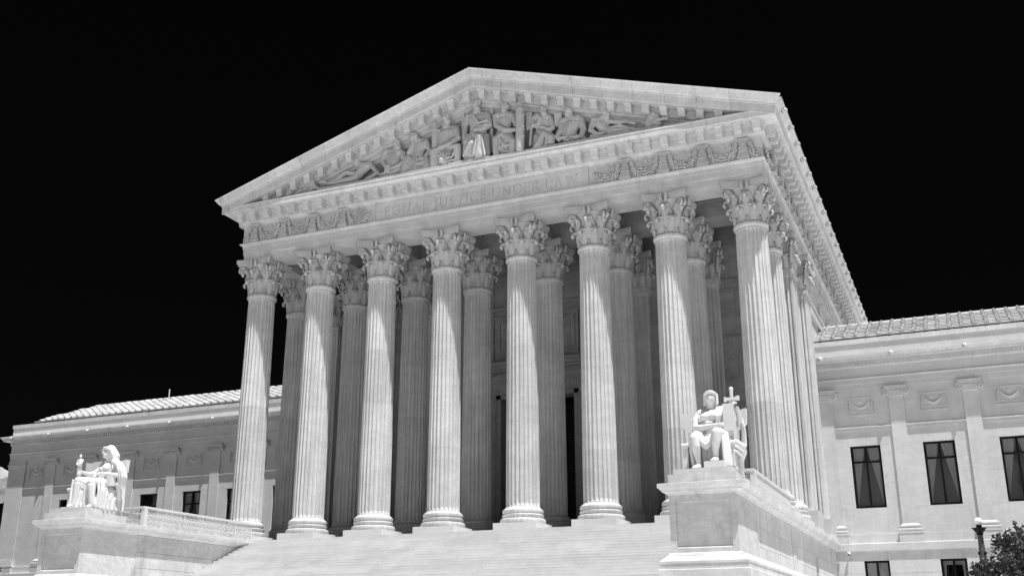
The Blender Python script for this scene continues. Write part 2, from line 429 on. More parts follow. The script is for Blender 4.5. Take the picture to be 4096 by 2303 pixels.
def pilaster(x, y):
    c = node("pilaster", court, (x, y, 0)); put("pilaster_base", pb_me, c, (x, y, 0)); put("pilaster_shaft", ps_me, c, (x, y, 0)); put("pilaster_capital", sqcap_me, c, (x, y, 13.965))
for x in CX[:3]+CX[5:]: pilaster(x, 7.84)
for s in (-1, 1): pilaster(s*14.33, 11.95)
# ---- porch back wall with ashlar slabs, door and openings
def cut(spans, a_, b_):
    out = []
    for p, q in spans:
        if b_ <= p or a_ >= q: out.append((p, q)); continue
        if a_ > p: out.append((p, a_))
        if b_ < q: out.append((b_, q))
    return out
def ashlar(name, parent, mat, x0, x1, zs, yf, holes, blk=2.2, gap=.012, dep=.12, seed=1, axis='y', flip=1):
    """real blocks laid in courses with open joints; holes = (x0,x1,z0,z1)"""
    rnd = random.Random(seed)
    for r, (za, zb) in enumerate(zip(zs[:-1], zs[1:])):
        spans = [(x0, x1)]
        for h in holes:
            if h[2] < zb-.02 and h[3] > za+.02: spans = cut(spans, h[0], h[1])
        for p, q in spans:
            L_ = q-p; n = max(1, round(L_/blk)); w = L_/n; off = (w*.5 if r % 2 and n > 1 else 0)
            ed = sorted(set([p]+[min(q, p+off+k*w) for k in range(0 if off else 1, n+1)]+[q]))
            for a_, b_ in zip(ed[:-1], ed[1:]):
                if b_-a_ < .05: continue
                g_ = gap/2; mb = MB()
                if axis == 'y': mb.box(a_+g_, b_-g_, yf, yf+dep, za+g_, zb-g_)
                else: mb.box(min(yf, yf-flip*dep), max(yf, yf-flip*dep), a_+g_, b_-g_, za+g_, zb-g_)
                build(name, mb, mat, parent)
DOOR = (-2.27, 2.27, -.1, 8.38)
holes = [DOOR, (11.84, 12.55, -.1, 5.2), (-12.55, -11.84, -.1, 5.2)]
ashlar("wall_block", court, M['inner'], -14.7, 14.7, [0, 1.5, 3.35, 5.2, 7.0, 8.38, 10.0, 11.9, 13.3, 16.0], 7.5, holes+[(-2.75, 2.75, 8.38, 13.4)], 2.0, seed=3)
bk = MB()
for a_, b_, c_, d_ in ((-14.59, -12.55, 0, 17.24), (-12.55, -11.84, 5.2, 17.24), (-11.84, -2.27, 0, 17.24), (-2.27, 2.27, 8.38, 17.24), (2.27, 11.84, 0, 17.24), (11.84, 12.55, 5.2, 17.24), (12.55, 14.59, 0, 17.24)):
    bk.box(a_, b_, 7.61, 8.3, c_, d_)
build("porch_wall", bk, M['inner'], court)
for a_, b_ in zip([-14.0]+[x+.78 for x in CX[:3]+CX[5:]], [x-.78 for x in CX[:3]+CX[5:]]+[14.0]):
    if b_-a_ < .5: continue
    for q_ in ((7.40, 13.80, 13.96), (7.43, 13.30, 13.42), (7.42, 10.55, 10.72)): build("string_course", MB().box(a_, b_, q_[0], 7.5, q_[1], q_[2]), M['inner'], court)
# door surround, hood with dentils, relief panel above
ds = MB()
for x0, x1, y in ((2.27, 2.55, 7.44), (2.56, 2.78, 7.40)):
    ds.box(x0, x1, y, 7.6, 0, 8.66).box(-x1, -x0, y, 7.6, 0, 8.66)
ds.box(-2.55, 2.55, 7.44, 7.6, 8.38, 8.64).box(-2.78, 2.78, 7.40, 7.6, 8.665, 8.86)
build("door_surround", ds, M['inner'], court)
dh = MB()
for z0, z1, y, ex in ((8.87, 9.25, 7.42, 2.78), (9.26, 9.36, 7.36, 2.86), (9.37, 9.72, 7.40, 2.82), (9.98, 10.1, 7.2, 3.0), (10.11, 10.3, 7.02, 3.12), (10.31, 10.5, 6.95, 3.2)):
    dh.box(-ex, ex, y, 7.6, z0, z1)
dh.box(-2.88, 2.88, 7.34, 7.6, 9.73, 9.97)
build("door_hood", dh, M['inner'], court)
dt = MB(); k = -2.85
while k < 2.8: dt.box(k, k+.09, 7.25, 7.34, 9.76, 9.95); k += .17
o = build("dentil", dt, M['inner'], court); o["kind"] = "stuff"
rp_ = MB()
for (e, y) in ((0, 7.42), (.22, 7.36), (.5, 7.45)):
    x0, x1, z0, z1 = -2.62+e, 2.62-e, 10.95+e, 13.25-e; t = .1
    rp_.box(x0, x1, y, 7.5, z0, z0+t).box(x0, x1, y, 7.5, z1-t, z1).box(x0, x0+t, y, 7.5, z0+t, z1-t).box(x1-t, x1, y, 7.5, z0+t, z1-t)
rp_.box(-2.62, 2.62, 7.47, 7.61, 10.75, 13.35)
for s in (-1, 1):
    for q in range(5): rp_.tube([(s*.4, 7.45, 11.6+q*.12), (s*(1.1+.1*q), 7.4, 11.7+q*.18), (s*(1.75+.04*q), 7.44, 11.9+q*.2)], [.03, .06, .02], 6)
rp_.ball((0, 7.44, 12.1), (.28, .1, .42), 12, 8)
build("door_relief_panel", rp_, M['inner'], court, 40)
# inner door recess and bronze leaves
for (a_, b_, c_) in ((-2.27, 2.27, 8.38), (11.84, 12.55, 5.2), (-12.55, -11.84, 5.2)):
    rc = MB(); rc.box(a_-.3, b_+.3, 10.4, 10.5, 0, c_+.3).box(a_-.3, a_-.02, 8.31, 10.4, 0, c_+.3).box(b_+.02, b_+.3, 8.31, 10.4, 0, c_+.3).box(a_-.02, b_+.02, 8.31, 10.4, c_+.02, c_+.3)
    build("door_recess", rc, M['black'], court)
for s in (-1, 1):
    dn = node("bronze_door", court, (s*1.14, 10.2, 0)); dm = MB().box(s*1.14-1.11, s*1.14+1.11, 10.15, 10.25, .02, 8.36); build("door_leaf", dm, M['bronze'], dn)
    for q in range(4):
        pm = MB().box(s*1.14-.85, s*1.14+.85, 10.10, 10.149, .4+q*2.0, 2.05+q*2.0).box(s*1.14-.7, s*1.14+.7, 10.07, 10.099, .55+q*2.0, 1.9+q*2.0); build("door_panel", pm, M['bronze'], dn)
# ---- cella side walls
cw = MB()
for s in (-1, 1): cw.box(min(s*14.0, s*14.6), max(s*14.0, s*14.6), 8.31, 20.0, 0, 16.02)
cw.box(-14.6, 14.6, 40.2, 41, -6.7, 24.0)
for s in (-1, 1):
    a_, b_ = sorted((s*14.0, s*14.6))
    ys = [20.0, 20.6, 21.75]
    cw.box(a_, b_, 20.0, 41, 0, 13.0)
    y = 20.0
    for k in range(5):
        cw.box(a_, b_, y, 20.6+k*4.0, 13.0, 16.02); y = 20.6+k*4.0+1.25
    cw.box(a_, b_, y, 41, 13.0, 16.02)
build("side_wall", cw, M['wall'], court)
for s in (-1, 1):
    ashlar("wall_block", court, M['wall'], 7.5 if s > 0 else 7.5, 13.2, [0, 1.6, 3.3, 5.0, 6.7, 8.4, 10.1, 11.8, 13.5, 16.0], s*14.72, [(6.9, 8.72, -1, 17), (11.1, 12.8, -1, 17)], 2.0, axis='x', flip=s, seed=5)
    a_, b_ = sorted((s*14.4, s*14.92)); mb = MB().box(a_, b_, 13.2, 40.9, -.3, 13.28); build("side_wall_lower", mb, M['wall'], court)
    a_, b_ = sorted((s*14.4, s*15.06)); mb = MB().box(a_, b_, 13.12, 40.9, 13.30, 13.86).box(*sorted((s*14.4, s*15.12)), 13.06, 40.9, 13.865, 13.98); build("string_course", mb, M['wall'], court)
    for k in range(5):
        w = node("attic_window", court, (s*14.4, 21.2+k*4.0, 14.0)); y0, y1 = 20.62+k*4.0, 21.83+k*4.0
        fr = MB(); a_, b_ = sorted((s*14.38, s*14.46))
        fr.box(a_, b_, y0, y0+.09, 13.99, 16.0).box(a_, b_, y1-.09, y1, 13.99, 16.0).box(a_, b_, (y0+y1)/2-.04, (y0+y1)/2+.04, 13.99, 16.0); build("window_frame", fr, M['bronze'], w)
        a_, b_ = sorted((s*14.34, s*14.36)); build("pane", MB().box(a_, b_, y0, y1, 13.99, 16.0), M['glass'], w)
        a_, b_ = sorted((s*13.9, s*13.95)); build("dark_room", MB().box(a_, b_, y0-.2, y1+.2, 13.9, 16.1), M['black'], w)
# ---- entablature, swept round three sides with mitred corners
PATH = [(-XR, 41), (-XR, 0), (XR, 0), (XR, 41)]
def swp(name, prof, mat, path=PATH): return build(name, MB().sweep(path, prof), mat, court)
swp("architrave", [(-.75,16.03),(.86,16.03),(.86,16.38),(.90,16.385),(.90,16.72),(.94,16.725),(.94,16.91),(.97,16.92),(1.0,16.95),(1.07,16.98),(1.085,17.05),(-.75,17.05)], M['entab'])
swp("frieze", [(-.75,17.051),(.93,17.051),(.93,18.19),(-.75,18.19)], M['entab'])
swp("bed_moulding", [(-.75,18.191),(.96,18.191),(.98,18.23),(1.05,18.26),(1.1,18.29),(1.18,18.30),(1.18,18.66),(1.21,18.67),(1.24,18.79),(-.75,18.79)], M['entab'])
swp("corona", [(-.75,18.791),(1.80,18.791),(1.87,18.80),(1.87,19.08),(1.89,19.09),(1.89,19.15),(-.75,19.15)], M['cornice'])
for s in (-1, 1):
    pth = [(-XR, 41), (-XR, -1.86)] if s < 0 else [(XR, -1.86), (XR, 41)]
    n = 18; L_ = 42.8/n
    for k in range(n):
        ya, yb = -1.87+k*L_+.005, -1.87+(k+1)*L_-.005
        mb = MB().sweep([(-XR, yb), (-XR, ya)] if s < 0 else [(XR, ya), (XR, yb)], [(1.2,19.151),(1.87,19.151),(1.895,19.29),(1.96,19.31),(2.02,19.36),(2.16,19.50),(2.20,19.52),(2.22,19.60),(1.2,19.60)])
        build("side_gutter_block", mb, M['cornice'], court)
# modillions
def modillion_mesh(sl=0.0):
    mb = MB()
    def pz(x, z): return z+sl*x
    def bx(x0, x1, y0, y1, y0b, z0, z1):  # front leans back towards the bottom
        v = [(x0,y0b,pz(x0,z0)),(x1,y0b,pz(x1,z0)),(x1,y1,pz(x1,z0)),(x0,y1,pz(x0,z0)),(x0,y0,pz(x0,z1)),(x1,y0,pz(x1,z1)),(x1,y1,pz(x1,z1)),(x0,y1,pz(x0,z1))]
        mb.add(v, [(0,3,2,1),(4,5,6,7),(0,1,5,4),(1,2,6,5),(2,3,7,6),(3,0,4,7)])
    bx(-.225, .225, -.50, 0, -.50, -.055, -.01); bx(-.20, .20, -.465, 0, -.44, -.12, -.056)
    bx(-.175, .175, -.43, 0, -.36, -.44, -.121); bx(-.175, .175, -.36, 0, -.30, -.475, -.441)
    return mb.mesh("modillion", M['entab'])
mo = modillion_mesh()
for k in range(34): put("modillion", mo, court, (-15.05+k*30.1/33, -1.19, 18.79))
for k in range(44):
    for s in (-1, 1): put("modillion", mo, court, (s*(XR+1.19), -.45+k*.9, 18.79), s*math.pi/2)
# frieze blocks between the modillions of the side are plain; frieze carving
def altar_mb():
    mb = MB()
    for (w0, w1, z0, z1, d) in ((.31, .29, .02, .18, .22), (.27, .25, .20, .27, .25), (.25, .19, .29, .50, .19), (.22, .22, .53, .61, .24), (.17, .14, .63, .84, .16), (.22, .22, .87, .93, .22), (.34, .34, .95, 1.06, .26)):
        mb.prism([(-w0, z0), (w0, z0), (w1, z1), (-w1, z1)], 'y', -d-.10, .02)
    mb.ball((0, -.16, 1.03), (.2, .14, .08), 10, 5)
    for s in (-1, 1):
        mb.tube([(s*.33, -.20, .93), (s*.41, -.25, .82), (s*.44, -.26, .6), (s*.52, -.25, .3), (s*.52, -.22, .06)], [.06, .06, .045, .065, .04], 7)
        mb.tube([(s*.30, -.20, .93), (s*.33, -.2, .75), (s*.36, -.2, .6)], [.06, .07, .03], 6)
        mb.box(min(s*.1, s*.2), max(s*.1, s*.2), -.2, .02, 0.0, .03)
    return mb
def garland_mb(half=0, seed=0):
    mb = MB(); rn = random.Random(seed); W = .66
    rng = [t for t in np.linspace(-1, 1, 25) if (half == 0 or t*half <= 0.05)]
    for t in rng:
        zc = .56 - .36*(1-t*t)**.8; th = .07+.17*(1-t*t)**.6
        for q in range(4):
            dz = (q-1.5)*th*.62; mb.ball((t*W+rn.uniform(-.02, .02), -.09-rn.uniform(0, .10)-(.05 if q in (1, 2) else 0), zc+dz+rn.uniform(-.02, .02)), rn.uniform(.04, .085), 6, 4)
    c = (0, -.05, .83)
    if half == 0:
        for r, d in ((.20, .05), (.15, .085), (.10, .07), (.05, .11)):
            mb.prism([(r*math.cos(a_*math.pi/8), .83+r*math.sin(a_*math.pi/8)) for a_ in range(16)], 'y', -d, .01)
        for a_ in range(8): mb.ball((.13*math.cos(a_*math.pi/4), -.09, .83+.13*math.sin(a_*math.pi/4)), .035, 6, 4)
    for s in (-1, 1):
        if half and s*half > 0: continue
        for cx, cz, r0, dr in ((s*.36, .88, .12, 1), (s*.50, .70, .07, -1)):
            pts = [(cx+s*(r0*(1-k/16))*math.cos(k*.75*dr), -.03, cz+(r0*(1-k/16))*math.sin(k*.75*dr)) for k in range(12)]
            mb.tube(pts, .022, 5)
        mb.tube([(s*.20, -.02, .70), (s*.34, -.03, .66), (s*.46, -.03, .55)], .02, 5)
    return mb
alt_me = altar_mb().mesh("altar_relief", M['carve'], 35)
gar_me = [garland_mb(0, s).mesh("garland_relief", M['carve'], 50) for s in range(3)]
hg = {s: garland_mb(s, 9).mesh("garland_relief", M['carve'], 50) for s in (-1, 1)}
for s in (-1, 1):
    for k in range(4):
        put("altar_relief", alt_me, court, (s*(8.28+1.99*k), -.93, 17.06), 0, (1, .6, 1)); put("garland_relief", gar_me[(k+s) % 3], court, (s*(7.29+1.99*k), -.93, 17.06), 0, (1, .6, 1))
    put("garland_relief", hg[s], court, (s*15.0, -.93, 17.06), 0, (.95, .6, 1))
    for k in range(20):
        y = .25+1.99*k
        if y > 40: break
        put("altar_relief", alt_me, court, (s*(XR+.93), y+1.0, 17.06), s*math.pi/2); put("garland_relief", gar_me[k % 3], court, (s*(XR+.93), y, 17.06), s*math.pi/2)
# inscription panel: letters are V-cut into the slab by a boolean
def letter(ch):
    """strokes ((x,z),(x,z),width); cap height 1"""
    T, t = .13, .075
    def arc(cx, cz, rx, rz, a0, a1, w0, w1, n=10):
        o = []
        for i in range(n):
            p = R(a0+(a1-a0)*i/n); q = R(a0+(a1-a0)*(i+1)/n); m_ = (p+q)/2
            w = w0+(w1-w0)*abs(math.cos(m_)); o.append(((cx+rx*math.cos(p), cz+rz*math.sin(p)), (cx+rx*math.cos(q), cz+rz*math.sin(q)), w))
        return o
    sf = lambda x, z, h=.10: ((x-h, z), (x+h, z), .05)
    D = {
     'E': (.58, [((.1,0),(.1,1),T), ((.0,0),(.52,0),t), ((.0,1),(.50,1),t), ((.1,.52),(.42,.52),t), ((.52,0),(.55,.14),.05), ((.50,1),(.51,.87),.05), ((.42,.45),(.42,.6),.05)]),
     'Q': (1.0, arc(.48,.5,.44,.5,0,360,t,T,18)+[((.55,.02),(.78,-.16),T), ((.78,-.16),(1.05,-.2),t)]),
     'U': (.86, [((.14,1),(.14,.35),T), ((.72,1),(.72,.35),t), sf(.14,1), sf(.72,1)]+arc(.43,.35,.29,.35,180,360,t,T,10)),
     'A': (.92, [((.12,0),(.45,1),t), ((.45,1),(.80,0),T), ((.26,.38),(.67,.38),t), sf(.12,0), sf(.80,0)]),
     'L': (.56, [((.1,0),(.1,1),T), sf(.1,1), ((.0,0),(.52,0),t), ((.52,0),(.54,.16),.05)]),
     'J': (.42, [((.26,1),(.26,.0),T), sf(.26,1), ((.26,.0),(.18,-.16),t), ((.18,-.16),(.02,-.24),t)]),
     'S': (.60, arc(.29,.74,.21,.25,20,235,t,T,9)+[((.16,.545),(.42,.44),T)]+arc(.28,.24,.24,.24,60,-165,t,T,9)+[((.49,.84),(.49,.96),.05), ((.05,.18),(.05,.05),.05)]),
     'T': (.74, [((.37,0),(.37,1),T), ((.0,1),(.74,1),t), sf(.37,0), ((.0,1),(-.0,.86),.05), ((.74,1),(.74,.86),.05)]),
     'I': (.26, [((.12,0),(.12,1),T), sf(.12,0), sf(.12,1)]),
     'C': (.82, arc(.46,.5,.42,.5,50,310,t,T,14)+[((.74,.88),(.74,.74),.05)]),
     'N': (.90, [((.14,0),(.14,1),t), ((.14,1),(.74,0),T), ((.74,0),(.74,1),t), sf(.14,0), sf(.74,1), ((.02,1),(.14,1),.05)]),
     'D': (.90, [((.1,0),(.1,1),T), ((.0,0),(.4,0),t), ((.0,1),(.4,1),t)]+arc(.40,.5,.42,.5,-90,90,t,T,12)),
     'R': (.74, [((.1,0),(.1,1),T), ((.0,1),(.3,1),t), ((.1,.48),(.3,.48),t), sf(.1,0), ((.3,.48),(.68,0),T), ((.66,0),(.78,0),.05)]+arc(.30,.74,.24,.26,-90,90,t,T,9)),
     'W': (1.22, [((.1,1),(.36,0),T), ((.36,0),(.62,1),t), ((.62,1),(.88,0),T), ((.88,0),(1.14,1),t), sf(.1,1), sf(.62,1), sf(1.14,1)]),
     '.': (.2, [((.06,.5),(.14,.5),.10)]), ' ': (.0, []),
    }
    return D[ch]
TXT = "EQUAL.JUSTICE.UNDER.LAW"
adv = [letter(c)[0]+.20 for c in TXT]; tw = sum(adv)-.2; H_ = .54; x0 = -5.62; sx = (11.34)/tw
cut_mb = MB()
def wedge(p, q, w):
    (ax, az), (bx_, bz) = p, q; d = Vector((bx_-ax, bz-az)); L_ = d.length; d.normalize(); nn = Vector((-d.y, d.x))*w*.5; e = d*w*.18
    a0 = Vector((ax, az))-e; b0 = Vector((bx_, bz))+e; dep = .075
    v = [(a0.x+nn.x, -.02, a0.y+nn.y), (a0.x-nn.x, -.02, a0.y-nn.y), (a0.x+nn.x*.55, dep, a0.y+nn.y*.55), (a0.x-nn.x*.55, dep, a0.y-nn.y*.55), (b0.x+nn.x, -.02, b0.y+nn.y), (b0.x-nn.x, -.02, b0.y-nn.y), (b0.x+nn.x*.55, dep, b0.y+nn.y*.55), (b0.x-nn.x*.55, dep, b0.y-nn.y*.55)]
    cut_mb.add(v, [(0,1,3,2), (4,6,7,5), (0,4,5,1), (1,5,7,3), (3,7,6,2), (2,6,4,0)])
xx = x0
for c, ad in zip(TXT, adv):
    for p, q, w in letter(c)[1]:
        wedge((xx+p[0]*sx, 17.32+p[1]*H_), (xx+q[0]*sx, 17.32+q[1]*H_), w*H_*1.25)
    xx += ad*sx
cut_mb.v = [(p[0]+random.uniform(-.0004, .0004), p[1]-.965, p[2]+random.uniform(-.0004, .0004)) for p in cut_mb.v]
slab = MB().box(-6.20, 6.20, -.965, -.931, 17.09, 18.15)
sme = slab.mesh("inscription_panel", M['entab'])
slab_o = bpy.data.objects.new("tmp", MB().box(-6.20, 6.20, -.965, -.86, 17.09, 18.15).mesh("t", M['entab'])); COL.objects.link(slab_o)
cut_o = bpy.data.objects.new("tmpc", cut_mb.mesh("tc", M['entab'])); COL.objects.link(cut_o)
bo = slab_o.modifiers.new("b", 'BOOLEAN'); bo.operation = 'DIFFERENCE'; bo.object = cut_o; bo.solver = 'EXACT'; bo.use_self = True
dg = bpy.context.evaluated_depsgraph_get(); res = bpy.data.meshes.new_from_object(slab_o.evaluated_get(dg))
bpy.data.objects.remove(slab_o); bpy.data.objects.remove(cut_o)
res.name = "inscription_panel"
res.transform(Matrix.Translation((0, .96, -17.09)))
for p in res.polygons: p.use_smooth = False
ins = put("inscription_panel", res, court, (0, -.96, 17.09)); ins["label"] = "frieze panel with the incised words EQUAL JUSTICE UNDER LAW"
fr2 = MB()
for s in (-1, 1): fr2.box(min(s*6.21, s*6.30), max(s*6.21, s*6.30), -1.0, -.93, 17.055, 18.185)
build("panel_border", fr2, M['entab'], court)
# ---- pediment
SLP = .3110
ty = MB().prism([(-14.3, 19.15), (14.3, 19.15), (0, 19.15+14.3*SLP+.10)], 'y', -.55, .3)
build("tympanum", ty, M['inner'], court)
pb = MB().box(-11.0, 11.9, -1.60, -.56, 19.152, 19.36).box(-9.8, 10.2, -1.50, -.56, 19.361, 19.50).box(-1.5, .9, -1.45, -.56, 19.501, 19.60)
build("pediment_ledge", pb, M['carve'], court)
bed = MB()
for s in (-1, 1):
    prof = [(.45,-.95),(.62,-.95),(.66,-.80),(.78,-.74),(.80,-.60),(.98,-.52),(1.02,-.46),(1.17,-.44),(1.17,-.03),(.45,-.03)]
    l0 = [(0.0, -o, 23.76+h) for o, h in prof]; l1 = [(s*13.9, -o, 23.76+h-SLP*13.9) for o, h in prof]
    bed.rings([l0, l1])
build("raking_bed_moulding", bed, M['entab'], court)
prk = [(.45,-.029),(1.82,-.029),(1.90,-.01),(1.90,.42),(1.93,.44),(1.93,.50),(1.96,.53),(2.02,.57),(2.14,.76),(2.18,.84),(2.22,.86),(2.22,.94),(.45,.94)]
for s in (-1, 1):
    xs = [0, 1.0]+[1.0+1.62*k for k in range(1, 9)]+[None]
    for i in range(len(xs)-1):
        a_, b_ = xs[i], xs[i+1]
        l0 = [(s*(a_+(.006 if i else 0)), -o, 23.76+h-SLP*(a_+(.006 if i else 0))) for o, h in prk]
        l1 = [(s*(b_-.006), -o, 23.76+h-SLP*(b_-.006)) if b_ is not None else (s*(XR+o), -o, 23.76+h-SLP*(XR+o)) for o, h in prk]
        build("raking_cornice_block", MB().rings([l0, l1]), M['cornice'], court)
for s in (-1, 1):
    mm = modillion_mesh(-s*SLP)
    for k in range(15):
        x = .47+.915*k; put("modillion", mm, court, (s*x, -1.18, 23.73-SLP*x))
# lion heads along the side gutters
def lion_mb(r=.16):
    mb = MB(); mb.ball((0, -.02, 0), (r*1.05, r*.8, r*1.1), 10, 7)
    for k in range(9): a_ = k*2*math.pi/9; mb.ball((r*.95*math.cos(a_), -.01, r*.95*math.sin(a_)), r*.36, 6, 4)
    mb.ball((0, -r*.95, -r*.15), (r*.5, r*.5, r*.42), 8, 5); mb.ball((0, -r*1.25, -r*.45), (r*.35, r*.3, r*.2), 6, 4); mb.tube([(0, -r*.8, r*.4), (0, -r*1.35, 0)], [r*.15, r*.2], 6)
    for s in (-1, 1): mb.ball((s*r*.7, -r*.35, r*.85), r*.28, 6, 4); mb.ball((s*r*.3, -r*.75, r*.25), r*.16, 6, 4)
    return mb
lion_me = lion_mb().mesh("lion_head", M['carve'], True)
for k in range(21):
    for s in (-1, 1): put("lion_head", lion_me, court, (s*(XR+2.08), -.8+2.02*k, 19.42), s*math.pi/2)
# roof and ceiling
rf = MB()
for s in (-1, 1):
    rf.prism([(0, 24.40), (s*16.15, 24.40-SLP*16.15), (s*16.15, 24.62-SLP*16.15), (0, 24.64)], 'y', -1.3, 41.2)
build("main_roof", rf, M['tile'], court)
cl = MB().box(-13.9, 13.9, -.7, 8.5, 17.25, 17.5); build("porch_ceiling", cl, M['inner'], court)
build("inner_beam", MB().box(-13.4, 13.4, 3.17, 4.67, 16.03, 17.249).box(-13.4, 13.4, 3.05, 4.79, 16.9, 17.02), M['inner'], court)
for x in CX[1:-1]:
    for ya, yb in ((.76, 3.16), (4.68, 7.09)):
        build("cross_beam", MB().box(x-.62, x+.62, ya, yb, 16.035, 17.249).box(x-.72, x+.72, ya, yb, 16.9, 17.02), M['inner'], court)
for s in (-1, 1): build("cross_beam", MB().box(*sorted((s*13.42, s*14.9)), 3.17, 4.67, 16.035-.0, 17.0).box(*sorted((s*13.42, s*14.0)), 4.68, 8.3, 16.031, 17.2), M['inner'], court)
cf_cache = {}
ex = [x for x in CX]
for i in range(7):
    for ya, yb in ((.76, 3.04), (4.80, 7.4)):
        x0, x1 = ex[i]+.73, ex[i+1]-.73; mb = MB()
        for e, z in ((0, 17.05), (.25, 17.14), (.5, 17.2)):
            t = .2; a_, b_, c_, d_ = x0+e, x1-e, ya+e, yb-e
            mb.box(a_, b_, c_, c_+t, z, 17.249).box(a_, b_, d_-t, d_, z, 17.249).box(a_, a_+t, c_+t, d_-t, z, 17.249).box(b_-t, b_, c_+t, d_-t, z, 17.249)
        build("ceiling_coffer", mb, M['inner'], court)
# ================================================================== stairs
stairs = bpy.data.objects.new("entrance_stairs", None); COL.objects.link(stairs); WLOC[stairs.name] = Vector((0, 0, 0)); stairs["kind"] = "structure"
TR, RI, YL = .35, .1515, -1.34
rn = random.Random(4)
for k in range(44):
    zt = -RI*k; yf = YL-TR*(k+1) if k else YL-TR
    y0 = YL-TR*(k+1)+TR  # riser line of this step
    y1 = y0+TR+.25
    ztop = -RI*(k+1)
    if k < 17:
        n = 8; cuts = [-12.88]+[-12.88+25.76*(i+(.5 if k % 2 else 0)+rn.uniform(-.2, .2))/n for i in range(1 if k % 2 == 0 else 0, n)]+[12.88]
        cuts = sorted(c for c in cuts if -12.88 <= c <= 12.88)
        sp = bpy.data.objects.new("step", None); COL.objects.link(sp); sp.parent = stairs; sp.location = (0, y0, ztop); WLOC[sp.name] = Vector((0, y0, ztop))
        for a_, b_ in zip(cuts[:-1], cuts[1:]):
            if b_-a_ < .2: continue
            dy = rn.uniform(-.004, .004); dz = rn.uniform(-.004, .002)
            mb = MB().box(a_+.002, b_-.002, y0-TR+dy, y0+.10, ztop-RI+.002, ztop+dz*.3); mb.box(a_+.002, b_-.002, y0-TR-.002+dy, y0-TR+dy+.001, ztop-.035, ztop+dz*.3-.001)
            build("step_stone", mb, M['step'], sp)
    else:
        build("step", MB().box(-12.88, 12.88, y0-TR, y0+.10, ztop-RI+.002, ztop), M['step'], stairs)
top = MB().box(-12.88, 12.88, YL-.02, YL+.1, -RI+.004, -.001); build("top_step", top, M['step'], stairs)
# ================================================================== cheek walls with their pedestals
def cheek(s, lab):
    th = thing("stair_cheek_wall", lab, "stone pedestal", (s*14.05, -7, -6.75))
    X0, X1 = 12.90, 15.20
    def rect(xa, xb, ya, yb): return [(s*xa, ya), (s*xa, yb), (s*xb, yb), (s*xb, ya)] if s < 0 else [(xa, yb), (xa, ya), (xb, ya), (xb, yb)]
    def loop(xa, xb, ya, yb): p = [(xa, yb), (xa, ya), (xb, ya), (xb, yb)] if s > 0 else [(-xb, yb), (-xb, ya), (-xa, ya), (-xa, yb)]; return p
    # die with a sunk panel on the front
    build("die", MB().box(*sorted((s*(X0+.0), s*(X1-.0))), -12.96, -9.6, -6.7, -.40), M['pier'], th)
    fx0, fx1 = sorted((s*X0, s*X1)); fr = MB()
    fr.box(fx0, fx1, -13.02, -12.961, -.60, -.40).box(fx0, fx1, -13.02, -12.961, -2.34, -2.13).box(fx0, fx0+.22, -13.02, -12.961, -2.13, -.60).box(fx1-.22, fx1, -13.02, -12.961, -2.13, -.60)
    fr.prism([(-13.02, -2.13), (-12.961, -2.13), (-12.961, -2.08)], 'x', fx0+.22, fx1-.22)
    build("panel_frame", fr, M['pier'], th)
    # long wall behind, recessed a little, laid in blocks on its outer and inner faces
    ox = 15.13
    build("wall_core", MB().box(*sorted((s*12.99, s*(ox-.1))), -9.6, 13.55, -6.7, -.40), M['pier'], th)
    for (ya, yb) in ((-9.6, -1.55), (-.75, 13.5)):
        ashlar("wall_block", th, M['sidestone'], ya, yb, [-4.1, -3.3, -2.55, -1.85, -1.15, -.41], s*ox, [(5.25, 6.25, -9, -1.5)], 1.55, gap=.012, axis='x', flip=s, dep=.11, seed=11+s)
    ashlar("wall_block", th, M['pier'], -9.6, -1.35, [-4.1, -3.3, -2.55, -1.85, -1.15, -.41], s*12.89, [], 1.5, gap=.012, axis='x', flip=-s, dep=.11, seed=21+s)
    build("pilaster_strip", MB().box(*sorted((s*(ox-.12), s*(ox+.03))), -1.54, -.76, -6.7, -.41), M['sidestone'], th)
    build("slit_window", MB().box(*sorted((s*(ox-.35), s*(ox-.11))), 5.25, 6.25, -6, -1.5), M['bronze'], th)
    # cap moulding, base moulding and plinth, following the whole outline
    P_ = loop(X0, X1, -13.0, 13.5)
    cap = [(-.3, -.40), (.0, -.40), (.03, -.385), (.05, -.34), (.13, -.29), (.20, -.27), (.22, -.22), (.29, -.16), (.32, -.145), (.32, -.01), (.30, 0), (-.3, 0)]
    mb = MB().sweep(P_, cap); build("cap_moulding", mb, M['pier'], th)
    build("cap_top", MB().box(*sorted((s*(X0+.31), s*(X1-.31))), -12.69, 13.5, -.3, -.003), M['pier'], th)
    bp2 = [(-.2, -2.28), (.02, -2.28), (.06, -2.30), (.08, -2.345), (.12, -2.36), (.13, -2.40), (.22, -2.46), (.27, -2.52), (.31, -2.54), (.33, -2.57), (.33, -2.63), (.30, -2.66), (-.2, -2.66)]
    outer = P_ if s > 0 else P_
    Pb = [(X0, -9.6), (X0, -13.0), (X1, -13.0), (X1, 13.5)] if s > 0 else [(-X1, 13.5), (-X1, -13.0), (-X0, -13.0), (-X0, -9.6)]
    build("base_moulding", MB().sweep(Pb, bp2), M['pier'], th)
    build("plinth", MB().sweep(Pb, [(-.2, -6.72), (.36, -6.72), (.36, -2.84), (.34, -2.82), (.31, -2.82), (.31, -2.662), (-.2, -2.662)]), M['pier'], th)
    # statue slabs
    build("slab", MB().box(*sorted((s*12.89, s*15.21)), -12.99, -10.45, .001, .33), M['pier'], th)
    build("slab", MB().box(*sorted((s*13.04, s*15.06)), -12.84, -10.6, .331, .52), M['pier'], th)
    for yy in np.arange(-8.03, -1, 1.345):
        for xx in (12.98, 15.12):
            build("kerb_block", MB().box(*sorted((s*(xx-.1), s*(xx+.1))), yy-.18, yy+.04, .001, .20), M['pier'], th)
    return th
